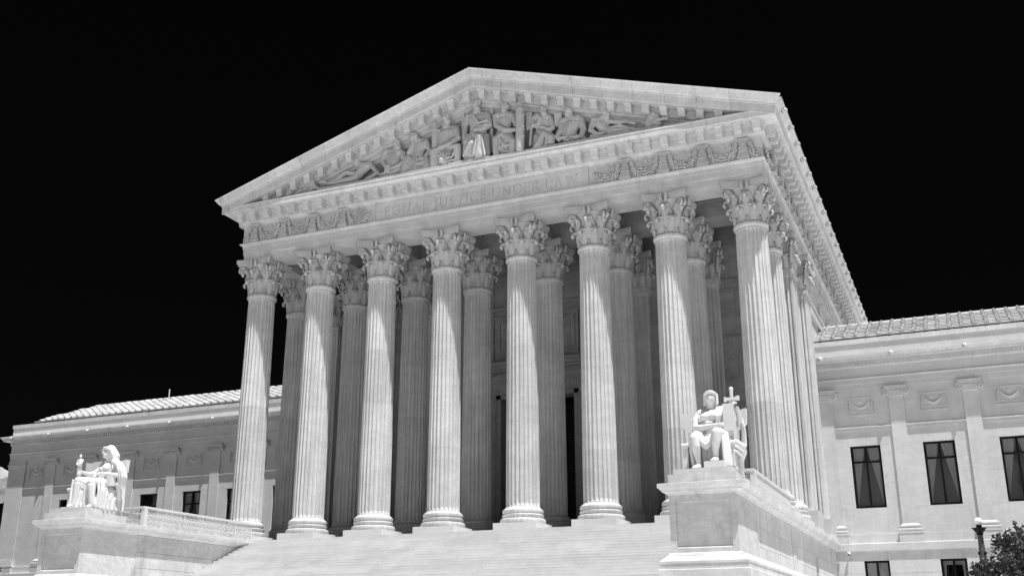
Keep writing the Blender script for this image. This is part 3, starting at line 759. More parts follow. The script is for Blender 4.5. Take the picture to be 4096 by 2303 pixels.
cheek(-1, "left stone cheek wall with moulded cap beside the stairs, under the hooded seated statue")
cheek(1, "right stone cheek wall with moulded cap beside the stairs, under the bare-chested seated statue")
# ---- pierced railings on the cheek walls
def lattice_mb(L_, h0=.10, h1=.80):
    mb = MB(); n = 4; w = L_/n; rows = (h0, h0+.19, h0+.47, h1); t = .011
    for z in rows: mb.box(0, L_, -t, t, z-.017, z+.017)
    for i in range(1, n): mb.box(i*w-.014, i*w+.014, -t*.9, t*.9, h0, h1)
    for r in range(3):
        za, zb = rows[r], rows[r+1]
        for i in range(n):
            xa, xb = i*w, (i+1)*w; cx, cz = (xa+xb)/2, (za+zb)/2
            for (p, q) in (((xa, za), (xb, zb)), ((xa, zb), (xb, za)), ((xa, cz), (xb, cz)), ((cx, za), (cx, zb))):
                d = Vector((q[0]-p[0], q[1]-p[1])); nn = Vector((-d.y, d.x)).normalized()*.0105
                mb.prism([(p[0]+nn.x, p[1]+nn.y), (p[0]-nn.x, p[1]-nn.y), (q[0]-nn.x, q[1]-nn.y), (q[0]+nn.x, q[1]+nn.y)], 'y', -.013, .013)
    return mb
lat_me = lattice_mb(1.30).mesh("lattice_panel", M['railing'])
lat2_me = lattice_mb(1.98).mesh("lattice_panel", M['railing'])
post_me = MB().box(-.022, .022, -.022, .022, 0, .84).mesh("post", M['railing'])
def railing(s, lab):
    th = thing("railing", lab, "railing", (s*14.05, -5, 0))
    for xx in (12.99, 15.11):
        for k in range(6):
            put("lattice_panel", lat_me, th, (s*xx, -9.12+k*1.345+.022, 0), math.pi/2)
            put("post", post_me, th, (s*xx, -9.12+(k+1)*1.345, 0))
        build("top_rail", MB().box(s*xx-.05, s*xx+.05, -9.2, -1.0, .84, .935), M['railing'], th)
        build("corner_post", MB().box(s*xx-.10, s*xx+.10, -9.32, -9.12, .001, .84), M['railing'], th)
    put("lattice_panel", lat2_me, th, (min(s*13.06, s*15.04), -9.22, 0), 0)
    build("top_rail", MB().box(*sorted((s*12.93, s*15.17)), -9.34, -9.205, .84, .935), M['railing'], th)
railing(-1, "pale pierced railing on the left cheek wall behind the hooded statue")
railing(1, "pale pierced railing on the right cheek wall behind the bare-chested statue")
# small dark railing between the columns at the left side of the porch
th = thing("iron_railing", "small dark scrolled iron railing between the two leftmost columns", "railing", (-15.0, 2.0, 0))
mb = MB()
for z in (.08, .5, .93): mb.box(-15.03, -14.97, 1.1, 2.9, z-.02, z+.02)
build("rail", mb, M['iron'], th)
for k in range(7): build("baluster", MB().box(-15.02, -14.98, 1.12+k*.29, 1.15+k*.29, 0, .95), M['iron'], th)
for k in range(6):
    build("scroll", MB().tube([(-15, 1.27+k*.29+.09*math.cos(a_*.8)*(1-a_/14), .72+.16*math.sin(a_*.8)*(1-a_/14)) for a_ in range(12)], .014, 5), M['iron'], th)
# ================================================================== wings
YP, YW = 13.80, 13.90      # pilaster face, wall face
cap_i = MB()
cap_i.box(-.62, .62, -.20, .08, .52, .60).box(-.56, .56, -.15, .08, .44, .519).box(-.40, .40, -.10, .08, .0, .439)
for sg in (-1, 1):
    pts = []
    for k in range(15):
        a_ = k*.62; r = .215*(1-k/18); pts.append((sg*(.50+r*math.sin(a_)*.95), -.13, .26+r*math.cos(a_)))
    cap_i.tube(pts, .032, 6)
    cap_i.prism([(sg*.50+.20*math.cos(a_*math.pi/8), .26+.21*math.sin(a_*math.pi/8)) for a_ in range(16)], 'y', -.115, .08)
    cap_i.ball((sg*.50, -.15, .26), .05, 6, 4)
cap_i.tube([(-.5, -.14, .455), (-.2, -.14, .43), (.2, -.14, .43), (.5, -.14, .455)], .03, 6)
for k in range(5): cap_i.ball((-.24+.12*k, -.13, .31), (.04, .03, .08), 6, 5)
ion_me = cap_i.mesh("ionic_capital", M['wing'], 40)
wbase_me = MB().box(-.62, .62, -.205, .05, -.449, -.002).box(-.64, .64, -.22, .05, 0, .12).sweep([(-.40, .05), (-.40, 0), (.40, 0), (.40, .05)], [(-.1,.121),(.20,.121),(.225,.16),(.225,.23),(.20,.265),(.13,.27),(.11,.32),(.14,.345),(.16,.38),(.16,.42),(.14,.45),(.07,.455),(.05,.50),(0,.535),(-.1,.535)]).mesh("pilaster_base", M['wing'])
wshaft_me = MB().box(-.40, .40, 0, .099, 0, 7.02).mesh("pilaster_shaft", M['wing'])
def relief_mb():
    mb = MB(); W, H = .77, .51
    for e, t, y in ((0, .06, -.035),): mb.box(-W, W, y, .0, -H, -H+t).box(-W, W, y, 0, H-t, H).box(-W, -W+t, y, 0, -H+t, H-t).box(W-t, W, y, 0, -H+t, H-t)
    for t in np.linspace(-1, 1, 15): mb.ball((t*.52, -.03, .33-.42*(1-t*t)), (.055+.03*(1-t*t), .045, .06+.03*(1-t*t)), 6, 4)
    for r, d in ((.13, .03), (.09, .05), (.04, .07)): mb.prism([(r*math.cos(a_*math.pi/6), .27+r*math.sin(a_*math.pi/6)) for a_ in range(12)], 'y', -d, 0)
    for s in (-1, 1):
        mb.tube([(s*.54, -.03, .36), (s*.62, -.04, .1), (s*.60, -.03, -.2), (s*.66, -.02, -.34)], [.03, .045, .03, .02], 6)
        mb.tube([(s*.2, -.02, -.32), (s*.36, -.03, -.24), (s*.5, -.02, -.33)], .02, 5)
    return mb
rel_me = relief_mb().mesh("relief_panel", M['wing'], 40)
wl_me = lion_mb(.12).mesh("lion_head", M['wing'], True)
# window pieces, local origin at the middle of the sill, y = wall face
WW, WH = .815, 3.44
def wframe(h, trans):
    mb = MB(); w = WW if trans else .65; f = .11
    mb.box(-w, w, .16, .26, 0, f).box(-w, w, .16, .26, h-f, h).box(-w, -w+f, .16, .26, f, h-f).box(w-f, w, .16, .26, f, h-f).box(-.055, .055, .15, .25, f, h-f)
    if trans: mb.box(-w+f, -.046, .155, .255, h*.74-.05, h*.74+.05).box(.046, w-f, .155, .255, h*.74-.05, h*.74+.05)
    return mb.mesh("window_frame", M['bronze'])
frame_me, lframe_me = wframe(WH, True), wframe(2.0, False)
pane_me = MB().box(-WW+.08, WW-.08, .20, .206, .08, WH-.08).mesh("pane", M['glass'])
lpane_me = MB().box(-.58, .58, .20, .206, .08, 1.92).mesh("pane", M['glass'])
bl = MB(); z = .1
while z < WH-.1: bl.prism([(.46, z), (.458, z+.006), (.482, z+.046), (.486, z+.040)], 'x', -WW+.1, WW-.1); z += .062
blind_me = bl.mesh("blind", M['blind'])
def curtain(s, wide=1.0):
    mb = MB(); n = 14; rows = 12; F_ = []
    for r in range(rows+1):
        v = r/rows; z = .1+(WH-.2)*v; inner = .66-.60*(v**1.15)*wide; lo = .70
        for k in range(n+1):
            u = k/n; x = s*(inner+(lo-inner)*u); F_.append((x, .33+.025*math.sin(u*26), z))
    f = [(r*(n+1)+k, r*(n+1)+k+1, (r+1)*(n+1)+k+1, (r+1)*(n+1)+k) for r in range(rows) for k in range(n)]
    mb.add(F_, f); mb.add([(p[0], p[1]+.012, p[2]) for p in F_], f); return mb.mesh("curtain", M['curtain'], True)
cur_me = [curtain(-1), curtain(1)]
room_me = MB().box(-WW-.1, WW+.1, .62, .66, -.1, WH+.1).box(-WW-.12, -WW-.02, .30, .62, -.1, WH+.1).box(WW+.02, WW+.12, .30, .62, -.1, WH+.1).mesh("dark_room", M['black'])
shade_me = MB().box(-.57, .57, .34, .35, .05, 1.95).mesh("roller_blind", M['shade'])
hshade_me = MB().box(-.57, .57, .34, .35, 1.70, 1.95).mesh("roller_blind", M['curtain'])
sidec_me = MB().prism([(-.57, 0), (-.50, 0), (-.38, 1.95), (-.57, 1.95)], 'y', .32, .33).prism([(.57, 0), (.50, 0), (.38, 1.95), (.57, 1.95)], 'y', .32, .33).mesh("curtain", M['curtain'])
# tiles: slope from the eave up to the ridge
EY, EZ, RY_, RZ_ = 13.72, 11.56, 18.6, 13.66
SLL = math.hypot(RY_-EY, RZ_-EZ); SLA = math.atan2(RZ_-EZ, RY_-EY); NC = 9; CL_ = SLL/NC
def tile_meshes():
    c = MB(); L_ = CL_*1.04
    def ring(y, z, r): return [(r*math.cos(a_), y, z+r*.95*math.sin(a_)) for a_ in (math.pi, math.pi*.75, math.pi*.5, math.pi*.25, 0)] + [(r*.8, y, z-.02), (-r*.8, y, z-.02)]
    c.rings([ring(0, .07, .125), ring(.04, .07, .125), ring(L_, .035, .095)])
    p = MB(); p.add([(-.32, 0, .0), (.32, 0, .0), (.32, L_, -.03), (-.32, L_, -.03), (-.32, 0, .075), (.32, 0, .075), (.32, L_, .015), (-.32, L_, .015)], [(0,3,2,1),(4,5,6,7),(0,1,5,4),(1,2,6,5),(2,3,7,6),(3,0,4,7)])
    r_ = Matrix.Rotation(SLA, 4, 'X')
    for m_ in (c, p): m_.v = [tuple(r_ @ Vector(q)) for q in m_.v]
    return c.mesh("ridge_tile", M['tile']), p.mesh("roof_tile", M['tile'])
tc_me, tp_me = tile_meshes()
def wing(s, name_label, P0, SP, xend, x_in):
    """s=+1 right, -1 left; pilasters at s*(P0+SP*k)"""
    W = thing("wing_building", name_label, "building", (s*31, 14, -6.75))
    sx = lambda a_, b_: sorted((s*a_, s*b_))
    NP = 8; px = [P0+SP*k for k in range(NP)]
    def path(o=0): return [(x_in, YP), (xend, YP), (xend, 38)] if s > 0 else [(-xend, 38), (-xend, YP), (-x_in, YP)]
    def swp2(name, prof, mat): return build(name, MB().sweep(path(), prof), mat, W)
    # wall core with openings
    wins = [(px[k]+px[k+1])/2 for k in range(NP-1)]
    core = MB(); cur = x_in
    for cx in wins:
        core.box(*sx(cur, cx-WW), YW+.09, YW+.5, -.45, 6.2); cur = cx+WW
        core.box(*sx(cx-WW, cx+WW), YW+.09, YW+.5, 5.36, 6.2).box(*sx(cx-WW, cx+WW), YW+.09, YW+.5, -.45, 1.91)
    core.box(*sx(cur, xend-.02), YW+.09, YW+.5, -.45, 6.2).box(*sx(x_in, xend-.02), YW+.09, YW+.5, 6.201, 10.3)
    cur = x_in
    for cx in wins:
        core.box(*sx(cur, cx-.65), YW+.09, YW+.5, -6.7, -.451); cur = cx+.65
        core.box(*sx(cx-.65, cx+.65), YW+.09, YW+.5, -6.7, -2.92).box(*sx(cx-.65, cx+.65), YW+.09, YW+.5, -.92, -.451)
    core.box(*sx(cur, xend-.02), YW+.09, YW+.5, -6.7, -.451)
    core.box(*sx(xend-.6, xend-.02), YW+.5, 38, -6.7, 10.3)
    build("wall", core, M['wing'], W)
    hol = [(min(s*(c-WW), s*(c+WW)), max(s*(c-WW), s*(c+WW)), 1.91, 5.36) for c in wins]
    lhol = [(min(s*(c-.65), s*(c+.65)), max(s*(c-.65), s*(c+.65)), -2.92, -.92) for c in wins]
    vis = 31 if s > 0 else 47
    a_, b_ = sx(x_in, xend-.03)
    ph = [(s*p-.40, s*p+.40, -9, 99) for p in px]
    ashlar("wall_block", W, M['wing'], a_, b_, [.46, 1.91, 3.63, 5.36, 6.2, 8.6], YW, hol+ph+[(min(s*(xend-.03), s*(xend-1.75)), max(s*(xend-.03), s*(xend-1.75)), -9, 99)], 4.0, gap=.006, dep=.10, seed=31)
    ashlar("wall_block", W, M['wing'], a_, b_, [-4.5, -3.7, -2.92, -2.25, -1.6, -.92, -.43], YW-.23, lhol, 1.9, gap=.010, dep=.33, seed=33)
    # belt course and plain band
    swp2("belt_course", [(-.1, -.43), (.16, -.43), (.20, -.41), (.22, -.38), (.22, -.03), (.20, 0), (-.1, 0)], M['wing'])
    swp2("plinth_band", [(-.2, .001), (.02, .001), (.02, .45), (-.2, .45)], M['wing'])
    # pilasters
    for i, p in enumerate(px):
        n_ = node("pilaster", W, (s*p, YP, .45)); put("pilaster_base", wbase_me, n_, (s*p, YP, .45)); put("pilaster_shaft", wshaft_me, n_, (s*p, YP, .985)); put("ionic_capital", ion_me, n_, (s*p, YP, 7.999))
    n_ = node("pilaster", W, (s*(xend-.87), YP, .45))
    build("pilaster_shaft", MB().box(*sx(xend-1.72, xend), YP, YW+.01, .985, 8.0), M['wing'], n_)
    build("pilaster_base", MB().box(*sx(xend-1.84, xend+.14), YP-.205, YW, .002, .45).box(*sx(xend-1.86, xend+.16), YP-.22, YW, .451, .57).box(*sx(xend-1.80, xend+.1), YP-.14, YW, .58, .80).box(*sx(xend-1.76, xend+.05), YP-.08, YW, .81, .984), M['wing'], n_)
    build("pilaster_cap", MB().box(*sx(xend-1.74, xend+.03), YP-.03, YW, 8.001, 8.2).box(*sx(xend-1.80, xend+.08), YP-.1, YW, 8.21, 8.32).box(*sx(xend-1.74, xend+.03), YP-.03, YW, 8.33, 8.599), M['wing'], n_)
    # string moulding and reliefs between pilasters
    for k in range(NP):
        xa = px[k]+.405; xb = (px[k+1]-.405) if k < NP-1 else xend-1.73
        build("string_moulding", MB().prism([(YW, 6.20), (YW-.07, 6.20), (YW-.07, 6.36), (YW-.10, 6.38), (YW-.10, 6.42), (YW, 6.46)], 'x', *sx(xa, xb)), M['wing'], W)
        put("relief_panel", rel_me, W, (s*(xa+xb)/2, YW-.002, 7.59))
    # windows
    for i, c in enumerate(wins):
        w = node("window", W, (s*c, YW, 1.915)); L3 = (s*c, YW, 1.915)
        put("window_frame", frame_me, w, L3); put("pane", pane_me, w, L3); put("blind", blind_me, w, L3); put("dark_room", room_me, w, L3)
        put("curtain", cur_me[0], w, L3); put("curtain", cur_me[1], w, L3)
        w = node("window", W, (s*c, YW-.14, -2.915)); L3 = (s*c, YW-.14, -2.915)
        put("window_frame", lframe_me, w, L3); put("pane", lpane_me, w, L3)
        if i % 2 == 0: put("roller_blind", shade_me, w, L3)
        else: put("roller_blind", hshade_me, w, L3); put("curtain", sidec_me, w, L3)
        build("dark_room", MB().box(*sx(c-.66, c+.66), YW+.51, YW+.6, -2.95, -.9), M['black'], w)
    # entablature
    swp2("architrave", [(-.3, 8.60), (.0, 8.60), (.0, 8.86), (.03, 8.87), (.03, 9.12), (.07, 9.15), (.10, 9.17), (.10, 9.22), (-.3, 9.22)], M['wing'])
    swp2("frieze", [(-.3, 9.221), (.01, 9.221), (.01, 9.80), (-.3, 9.80)], M['wing'])
    swp2("bed_moulding", [(-.3, 9.801), (.03, 9.801), (.05, 9.83), (.09, 9.86), (.09, 10.13), (.16, 10.16), (-.3, 10.16)], M['wing'])
    dn = MB(); x = x_in+.1
    while x < xend: dn.box(*sx(x, x+.115), YP-.17, YP-.08, 9.90, 10.12); x += .20
    o = build("dentil", dn, M['wing'], W); o["kind"] = "stuff"
    swp2("cornice", [(-.3, 10.161), (.46, 10.161), (.50, 10.17), (.50, 10.24), (.53, 10.25), (.56, 10.31), (.63, 10.38), (.66, 10.40), (.66, 10.49), (-.3, 10.49)], M['cornice'])
    swp2("parapet", [(-.3, 10.491), (.10, 10.491), (.10, 10.66), (.04, 10.66), (.04, 11.22), (-.3, 11.22)], M['wing'])
    swp2("coping", [(-.35, 11.221), (.08, 11.221), (.10, 11.24), (.10, 11.49), (-.35, 11.49)], M['cornice'])
    for k in range(NP+1):
        put("lion_head", wl_me, W, (s*(px[0]+SP*k+.05), YP-.64, 10.345))
    # roof: pitched body, then courses of flat tiles and the cap tiles over their joints
    roof = node("roof", W, (s*31, EY, EZ)); rb = MB()
    xr0, xr1 = x_in, xend-2.0
    hx = 44.0
    rb.add([(s*xr0, EY, EZ-.07), (s*xr1, EY, EZ-.07), (s*(hx-.4), RY_, RZ_-.07), (s*xr0, RY_, RZ_-.07), (s*xr1, 36, EZ-.07), (s*xr0, 36, EZ-.07)], [(0, 1, 2, 3), (1, 4, 2), (3, 2, 4, 5), (0, 3, 5), (0, 5, 4, 1)])
    build("roof_deck", rb, M['tile'], roof)
    ridge = MB(); ridge.tube([(s*xr0, RY_, RZ_+.0), (s*(hx-.4), RY_, RZ_+.0)], .10, 6); build("ridge_cap", ridge, M['tile'], roof)
    n = int((xr1-xr0)/.64); stuff = MB(); st2 = MB(); cnt = 0
    order = range(n)
    for i in order:
        x = x_in+.45+.64*i
        near = (x < 35.6) if s > 0 else (x > 24.2)
        for c in range(NC):
            y = EY+(RY_-EY)*c/NC; z = EZ+(RZ_-EZ)*c/NC
            lim = hx-.4+(xr1-hx+.4)*(1-c/NC)
            if x > lim: continue
            jx = random.uniform(-.02, .02); jz = random.uniform(-.01, .014)
            if near:
                put("ridge_tile", tc_me, roof, (s*x+jx, y, z+.02+jz)); put("roof_tile", tp_me, roof, (s*(x+.32), y, z+jz))
            else:
                stuff.add([(v.co.x+s*x, v.co.y+y, v.co.z+z+.02) for v in tc_me.vertices], [tuple(p.vertices) for p in tc_me.polygons])
                stuff.add([(v.co.x+s*(x+.32), v.co.y+y, v.co.z+z) for v in tp_me.vertices], [tuple(p.vertices) for p in tp_me.polygons])
    for c in range(NC): put("roof_tile", tp_me, roof, (s*(x_in+.10), EY+(RY_-EY)*c/NC, EZ+(RZ_-EZ)*c/NC-.004))
    if stuff.v: o = build("roof_tiles_far", stuff, M['tile'], roof); o["kind"] = "stuff"
    return W
wing(1, "right marble wing with tall curtained windows and a tiled roof", 15.28, 3.87, 47.6, 14.93)
wing(-1, "left marble wing with a blank end bay and a tiled roof, behind the hooded statue", 15.78, 3.905, 47.55, 14.93)
FIG = {
 'recline_left': [["h",[[-7.55,-1.15,21.05,0.231],[-7.49,-1.2,20.77,0.182]]],["c",[[-7.49,-1.1,20.87,0.14],[-7.15,-1.05,20.68,0.168]]],["c",[[-7.12,-1.1,20.62,0.223],[-6.75,-1.0,20.63,0.223]]],["c",[[-6.91,-1.05,20.56,0.306],[-7.38,-1.1,20.21,0.293],[-7.45,-1.1,20.04,0.279]]],["c",[[-6.48,-1.1,20.42,0.152],[-6.11,-1.3,19.98,0.131],[-6.44,-1.45,19.75,0.103],[-6.8,-1.5,19.68,0.083]]],["c",[[-7.45,-1.1,20.15,0.279],[-8.15,-1.35,20.36,0.203],[-8.6,-1.3,20.12,0.168],[-9.1,-1.2,19.95,0.113],[-9.38,-1.2,19.92,0.085]]],["c",[[-7.46,-1.2,19.96,0.209],[-7.97,-1.4,19.86,0.167],[-8.75,-1.3,19.85,0.14],[-9.62,-1.2,19.93,0.099]]],["c",[[-7.26,-1.2,20.56,0.153],[-7.39,-1.35,20.22,0.125],[-7.5,-1.4,19.96,0.104]]]],
 'reading_left': [["h",[[-4.95,-1.15,21.61,0.248],[-4.86,-1.22,21.33,0.193]]],["c",[[-5.05,-1.05,21.42,0.179],[-5.08,-1.0,21.15,0.233]]],["c",[[-5.63,-1.0,21.17,0.257],[-4.78,-1.0,21.01,0.255]]],["c",[[-5.22,-1.05,20.95,0.465],[-5.18,-1.1,20.37,0.424],[-5.16,-1.1,20.0,0.461]]],["c",[[-5.74,-1.0,21.19,0.214],[-5.83,-1.15,20.64,0.163],[-5.4,-1.45,20.06,0.13],[-5.04,-1.55,19.95,0.115]]],["c",[[-4.57,-1.05,20.91,0.193],[-4.46,-1.3,20.36,0.153],[-4.68,-1.5,20.11,0.13],[-5.05,-1.6,19.99,0.107]]],["c",[[-5.05,-1.3,19.93,0.345],[-5.53,-1.5,19.77,0.23],[-5.85,-1.4,19.79,0.192]]],["c",[[-4.79,-1.3,19.93,0.306],[-5.13,-1.6,19.7,0.191]]],["b",[[-5.14,-1.6,19.95,0.229],[-5.48,-1.6,19.97,0.153]]]],
 'leaning_left': [["h",[[-3.85,-1.25,21.81,0.246],[-3.87,-1.32,21.55,0.184]]],["c",[[-3.81,-1.15,21.68,0.185],[-3.56,-1.05,21.47,0.246]]],["c",[[-3.87,-1.1,21.26,0.223],[-3.29,-1.0,21.48,0.276]]],["c",[[-3.44,-1.1,21.26,0.398],[-3.64,-1.1,20.84,0.383],[-3.65,-1.15,20.53,0.42]]],["c",[[-3.13,-1.05,21.34,0.199],[-2.88,-1.15,20.79,0.152],[-3.09,-1.4,20.31,0.129],[-3.26,-1.55,20.28,0.113]]],["c",[[-3.98,-1.1,21.23,0.169],[-4.11,-1.35,20.82,0.153],[-3.93,-1.42,21.17,0.122],[-3.85,-1.42,21.4,0.107]]],["c",[[-4.21,-1.3,20.57,0.268],[-4.27,-1.4,20.08,0.297],[-4.34,-1.4,19.64,0.304]]],["c",[[-3.14,-1.3,20.28,0.303],[-2.95,-1.4,19.8,0.301],[-2.94,-1.4,19.39,0.3]]],["c",[[-3.71,-1.2,20.39,0.419],[-3.67,-1.3,19.6,0.492]]],["f",[[-4.05,-1.55,20.51,0.053],[-3.64,-1.62,19.97,0.053],[-3.18,-1.62,19.99,0.053],[-2.95,-1.5,20.24,0.045]]],["f",[[-4.11,-1.55,20.31,0.053],[-3.63,-1.62,19.66,0.053],[-3.13,-1.62,19.65,0.053],[-2.86,-1.5,19.98,0.045]]],["f",[[-4.14,-1.55,20.07,0.053],[-3.76,-1.6,19.49,0.053],[-3.17,-1.6,19.39,0.052],[-2.81,-1.5,19.69,0.045]]]],
 'sword_left': [["h",[[-1.88,-1.2,22.64,0.245],[-1.8,-1.24,22.33,0.206]]],["c",[[-1.88,-1.1,22.41,0.199],[-1.91,-1.0,22.04,0.267]]],["c",[[-2.24,-1.0,21.9,0.283],[-1.48,-1.0,21.88,0.319]]],["c",[[-1.81,-1.05,21.63,0.513],[-1.92,-1.1,21.13,0.436],[-1.96,-1.1,20.81,0.454]]],["c",[[-1.29,-1.05,21.69,0.235],[-1.13,-1.2,21.18,0.196],[-1.51,-1.5,20.83,0.165],[-1.96,-1.6,20.71,0.135],[-2.16,-1.6,20.75,0.113]]],["c",[[-2.32,-1.05,21.81,0.199],[-2.4,-1.25,21.32,0.16],[-2.45,-1.45,20.99,0.129]]],["c",[[-2.04,-1.1,20.74,0.416],[-2.48,-1.55,20.58,0.316],[-2.47,-1.5,20.15,0.293],[-2.45,-1.4,19.62,0.285]]],["c",[[-1.71,-1.1,20.72,0.377],[-1.09,-1.6,20.62,0.224],[-1.07,-1.5,20.22,0.208],[-1.09,-1.4,19.78,0.186]]],["c",[[-1.86,-1.2,20.33,0.451],[-1.88,-1.3,19.89,0.412]]],["c",[[-1.97,-1.7,19.87,0.179],[-1.83,-1.4,19.75,0.187]]],["f",[[-2.12,-1.6,20.45,0.052],[-1.78,-1.58,19.99,0.052],[-1.36,-1.6,19.98,0.052],[-1.21,-1.6,20.36,0.045]]],["f",[[-2.19,-1.6,20.26,0.052],[-1.71,-1.55,19.79,0.052],[-1.24,-1.6,19.8,0.052]]]],
 'sword_left_sword': [["b",[[-2.49,-1.5,21.89,0.152],[-2.46,-1.5,20.79,0.151]]],["c",[[-2.5,-1.5,22.24,0.122],[-2.49,-1.5,21.89,0.129]]],["c",[[-2.76,-1.5,21.86,0.061],[-2.22,-1.5,21.79,0.061]]]],
 'center': [["h",[[-0.04,-1.15,23.05,0.235],[0.01,-1.2,22.73,0.189]]],["c",[[-0.06,-1.05,22.86,0.182],[-0.04,-1.0,22.58,0.25]]],["c",[[-0.45,-1.0,22.42,0.266],[0.41,-1.0,22.32,0.302]]],["c",[[0.02,-1.05,22.09,0.509],[0.05,-1.1,21.57,0.469],[0.06,-1.1,21.24,0.486]]],["c",[[0.57,-1.0,22.21,0.233],[0.72,-1.15,21.61,0.224],[0.4,-1.4,21.32,0.179],[0.04,-1.5,21.3,0.134]]],["c",[[-0.58,-1.0,22.36,0.205],[-0.71,-1.1,21.72,0.159],[-0.69,-1.3,21.13,0.135],[-0.55,-1.45,20.71,0.104]]],["c",[[0.02,-1.2,21.2,0.411],[0.35,-1.65,20.8,0.207],[0.34,-1.6,20.15,0.235],[0.34,-1.6,19.7,0.257]]],["c",[[-0.1,-1.2,21.06,0.374],[-0.11,-1.6,20.47,0.222],[-0.37,-1.55,19.94,0.266]]],["c",[[-0.23,-1.1,20.97,0.599],[-0.17,-1.2,20.02,0.63]]],["c",[[0.46,-1.1,20.99,0.298],[0.56,-1.2,19.88,0.295]]],["f",[[0.5,-1.7,20.84,0.048],[0.59,-1.72,20.28,0.051],[0.7,-1.7,19.63,0.058]]],["f",[[0.21,-1.68,20.86,0.048],[0.14,-1.7,20.3,0.052],[0.02,-1.7,19.76,0.059]]],["f",[[-0.07,-1.68,20.43,0.048],[-0.3,-1.7,20.14,0.052],[-0.56,-1.65,19.81,0.059]]],["f",[[-0.08,-1.45,22.17,0.053],[0.28,-1.5,21.66,0.052],[0.72,-1.4,21.78,0.052]]],["f",[[-0.08,-1.45,21.96,0.052],[0.28,-1.5,21.46,0.052],[0.76,-1.4,21.53,0.052]]],["s",[[-0.25,-1.2,23.28,0.068],[-0.28,-1.2,23.48,0.015]]],["s",[[-0.08,-1.25,23.26,0.068],[-0.1,-1.25,23.48,0.015]]],["s",[[0.09,-1.25,23.22,0.068],[0.1,-1.25,23.42,0.015]]],["s",[[0.2,-1.2,23.14,0.068],[0.25,-1.2,23.31,0.015]]]],
 'center_throne': [["b",[[-0.97,-0.75,22.81,0.084],[-0.94,-0.75,20.19,0.098]]],["b",[[0.76,-0.75,22.75,0.091],[0.78,-0.75,20.04,0.096]]],["b",[[-0.5,-0.95,20.35,0.224],[0.6,-0.95,20.22,0.222]]]],
 'helmet': [["h",[[1.67,-1.15,22.57,0.247],[1.63,-1.2,22.29,0.187]]],["c",[[1.61,-1.05,22.38,0.18],[1.62,-1.0,22.16,0.232]]],["c",[[1.18,-1.0,22.08,0.24],[1.95,-1.0,21.97,0.246]]],["c",[[1.63,-1.05,21.76,0.428],[1.59,-1.1,21.3,0.371],[1.59,-1.1,20.94,0.407]]],["c",[[1.06,-1.0,22.07,0.195],[1.19,-1.25,21.47,0.178],[1.76,-1.5,21.0,0.154],[2.34,-1.55,20.9,0.117],[2.63,-1.6,20.94,0.066]]],["c",[[2.13,-1.05,21.87,0.186],[2.31,-1.2,21.31,0.147]]],["c",[[1.47,-1.2,20.91,0.332],[1.25,-1.6,20.61,0.228],[1.21,-1.55,20.16,0.205],[1.25,-1.5,19.62,0.182]]],["c",[[1.75,-1.2,20.78,0.368],[2.24,-1.6,20.26,0.226],[2.18,-1.55,19.82,0.211],[2.19,-1.5,19.44,0.203]]],["c",[[1.59,-1.1,20.61,0.443],[1.57,-1.15,19.95,0.44]]],["c",[[1.47,-1.1,22.88,0.15],[1.73,-1.05,22.77,0.165],[1.85,-1.05,22.46,0.09]]],["f",[[1.53,-1.6,20.48,0.051],[1.71,-1.55,20.07,0.058],[2.04,-1.6,20.06,0.051]]],["f",[[1.49,-1.6,20.09,0.051],[1.74,-1.55,19.74,0.058],[2.08,-1.6,19.66,0.051]]]],
 'fasces': [["c",[[2.68,-1.4,21.97,0.221],[2.69,-1.4,21.62,0.243],[2.68,-1.4,19.67,0.239]]],["c",[[2.66,-1.4,22.36,0.126],[2.68,-1.4,22.07,0.148]]],["f",[[2.5,-1.5,21.62,0.044],[2.95,-1.5,21.52,0.044]]],["f",[[2.5,-1.5,21.01,0.044],[2.95,-1.5,20.92,0.044]]],["f",[[2.5,-1.5,20.41,0.044],[2.94,-1.5,20.33,0.044]]]],
 'bearded': [["h",[[3.86,-1.15,21.93,0.221],[3.94,-1.22,21.6,0.168]]],["c",[[3.84,-1.1,21.69,0.176],[3.82,-1.0,21.5,0.235]]],["c",[[3.43,-1.0,21.48,0.228],[4.11,-1.0,21.38,0.234]]],["c",[[3.82,-1.05,21.16,0.41],[3.83,-1.1,20.73,0.383],[3.79,-1.1,20.34,0.436]]],["c",[[3.34,-1.0,21.52,0.199],[3.33,-1.2,21.07,0.168],[3.66,-1.45,20.96,0.138],[3.77,-1.5,21.28,0.116],[3.59,-1.45,21.56,0.102]]],["c",[[4.23,-1.0,21.3,0.176],[4.39,-1.2,20.7,0.167],[4.24,-1.45,20.57,0.123],[3.86,-1.55,20.76,0.109]]],["c",[[3.79,-1.2,20.62,0.327],[3.99,-1.6,20.39,0.216],[3.79,-1.6,19.96,0.237],[3.58,-1.55,19.63,0.252]]],["c",[[3.99,-1.2,20.5,0.327],[4.37,-1.55,20.1,0.223],[4.38,-1.5,19.73,0.208]]],["c",[[3.77,-1.15,20.32,0.472],[3.78,-1.2,19.74,0.506]]],["f",[[3.96,-1.72,20.42,0.043],[3.78,-1.75,19.97,0.05],[3.52,-1.7,19.53,0.05]]],["f",[[4.07,-1.72,20.4,0.043],[3.96,-1.75,19.86,0.05],[3.75,-1.7,19.49,0.05]]],["f",[[4.14,-1.7,20.32,0.043],[4.17,-1.7,19.84,0.05],[4.13,-1.7,19.46,0.05]]],["f",[[3.36,-1.35,21.19,0.044],[3.22,-1.3,20.76,0.058],[3.17,-1.3,19.9,0.072]]]],
 'tablet_a': [["b",[[3.06,-1.0,21.9,0.17],[3.06,-1.0,20.85,0.22]]]],
 'tablet_b': [["b",[[4.7,-0.9,21.57,0.205],[4.68,-0.9,20.78,0.204]]]],
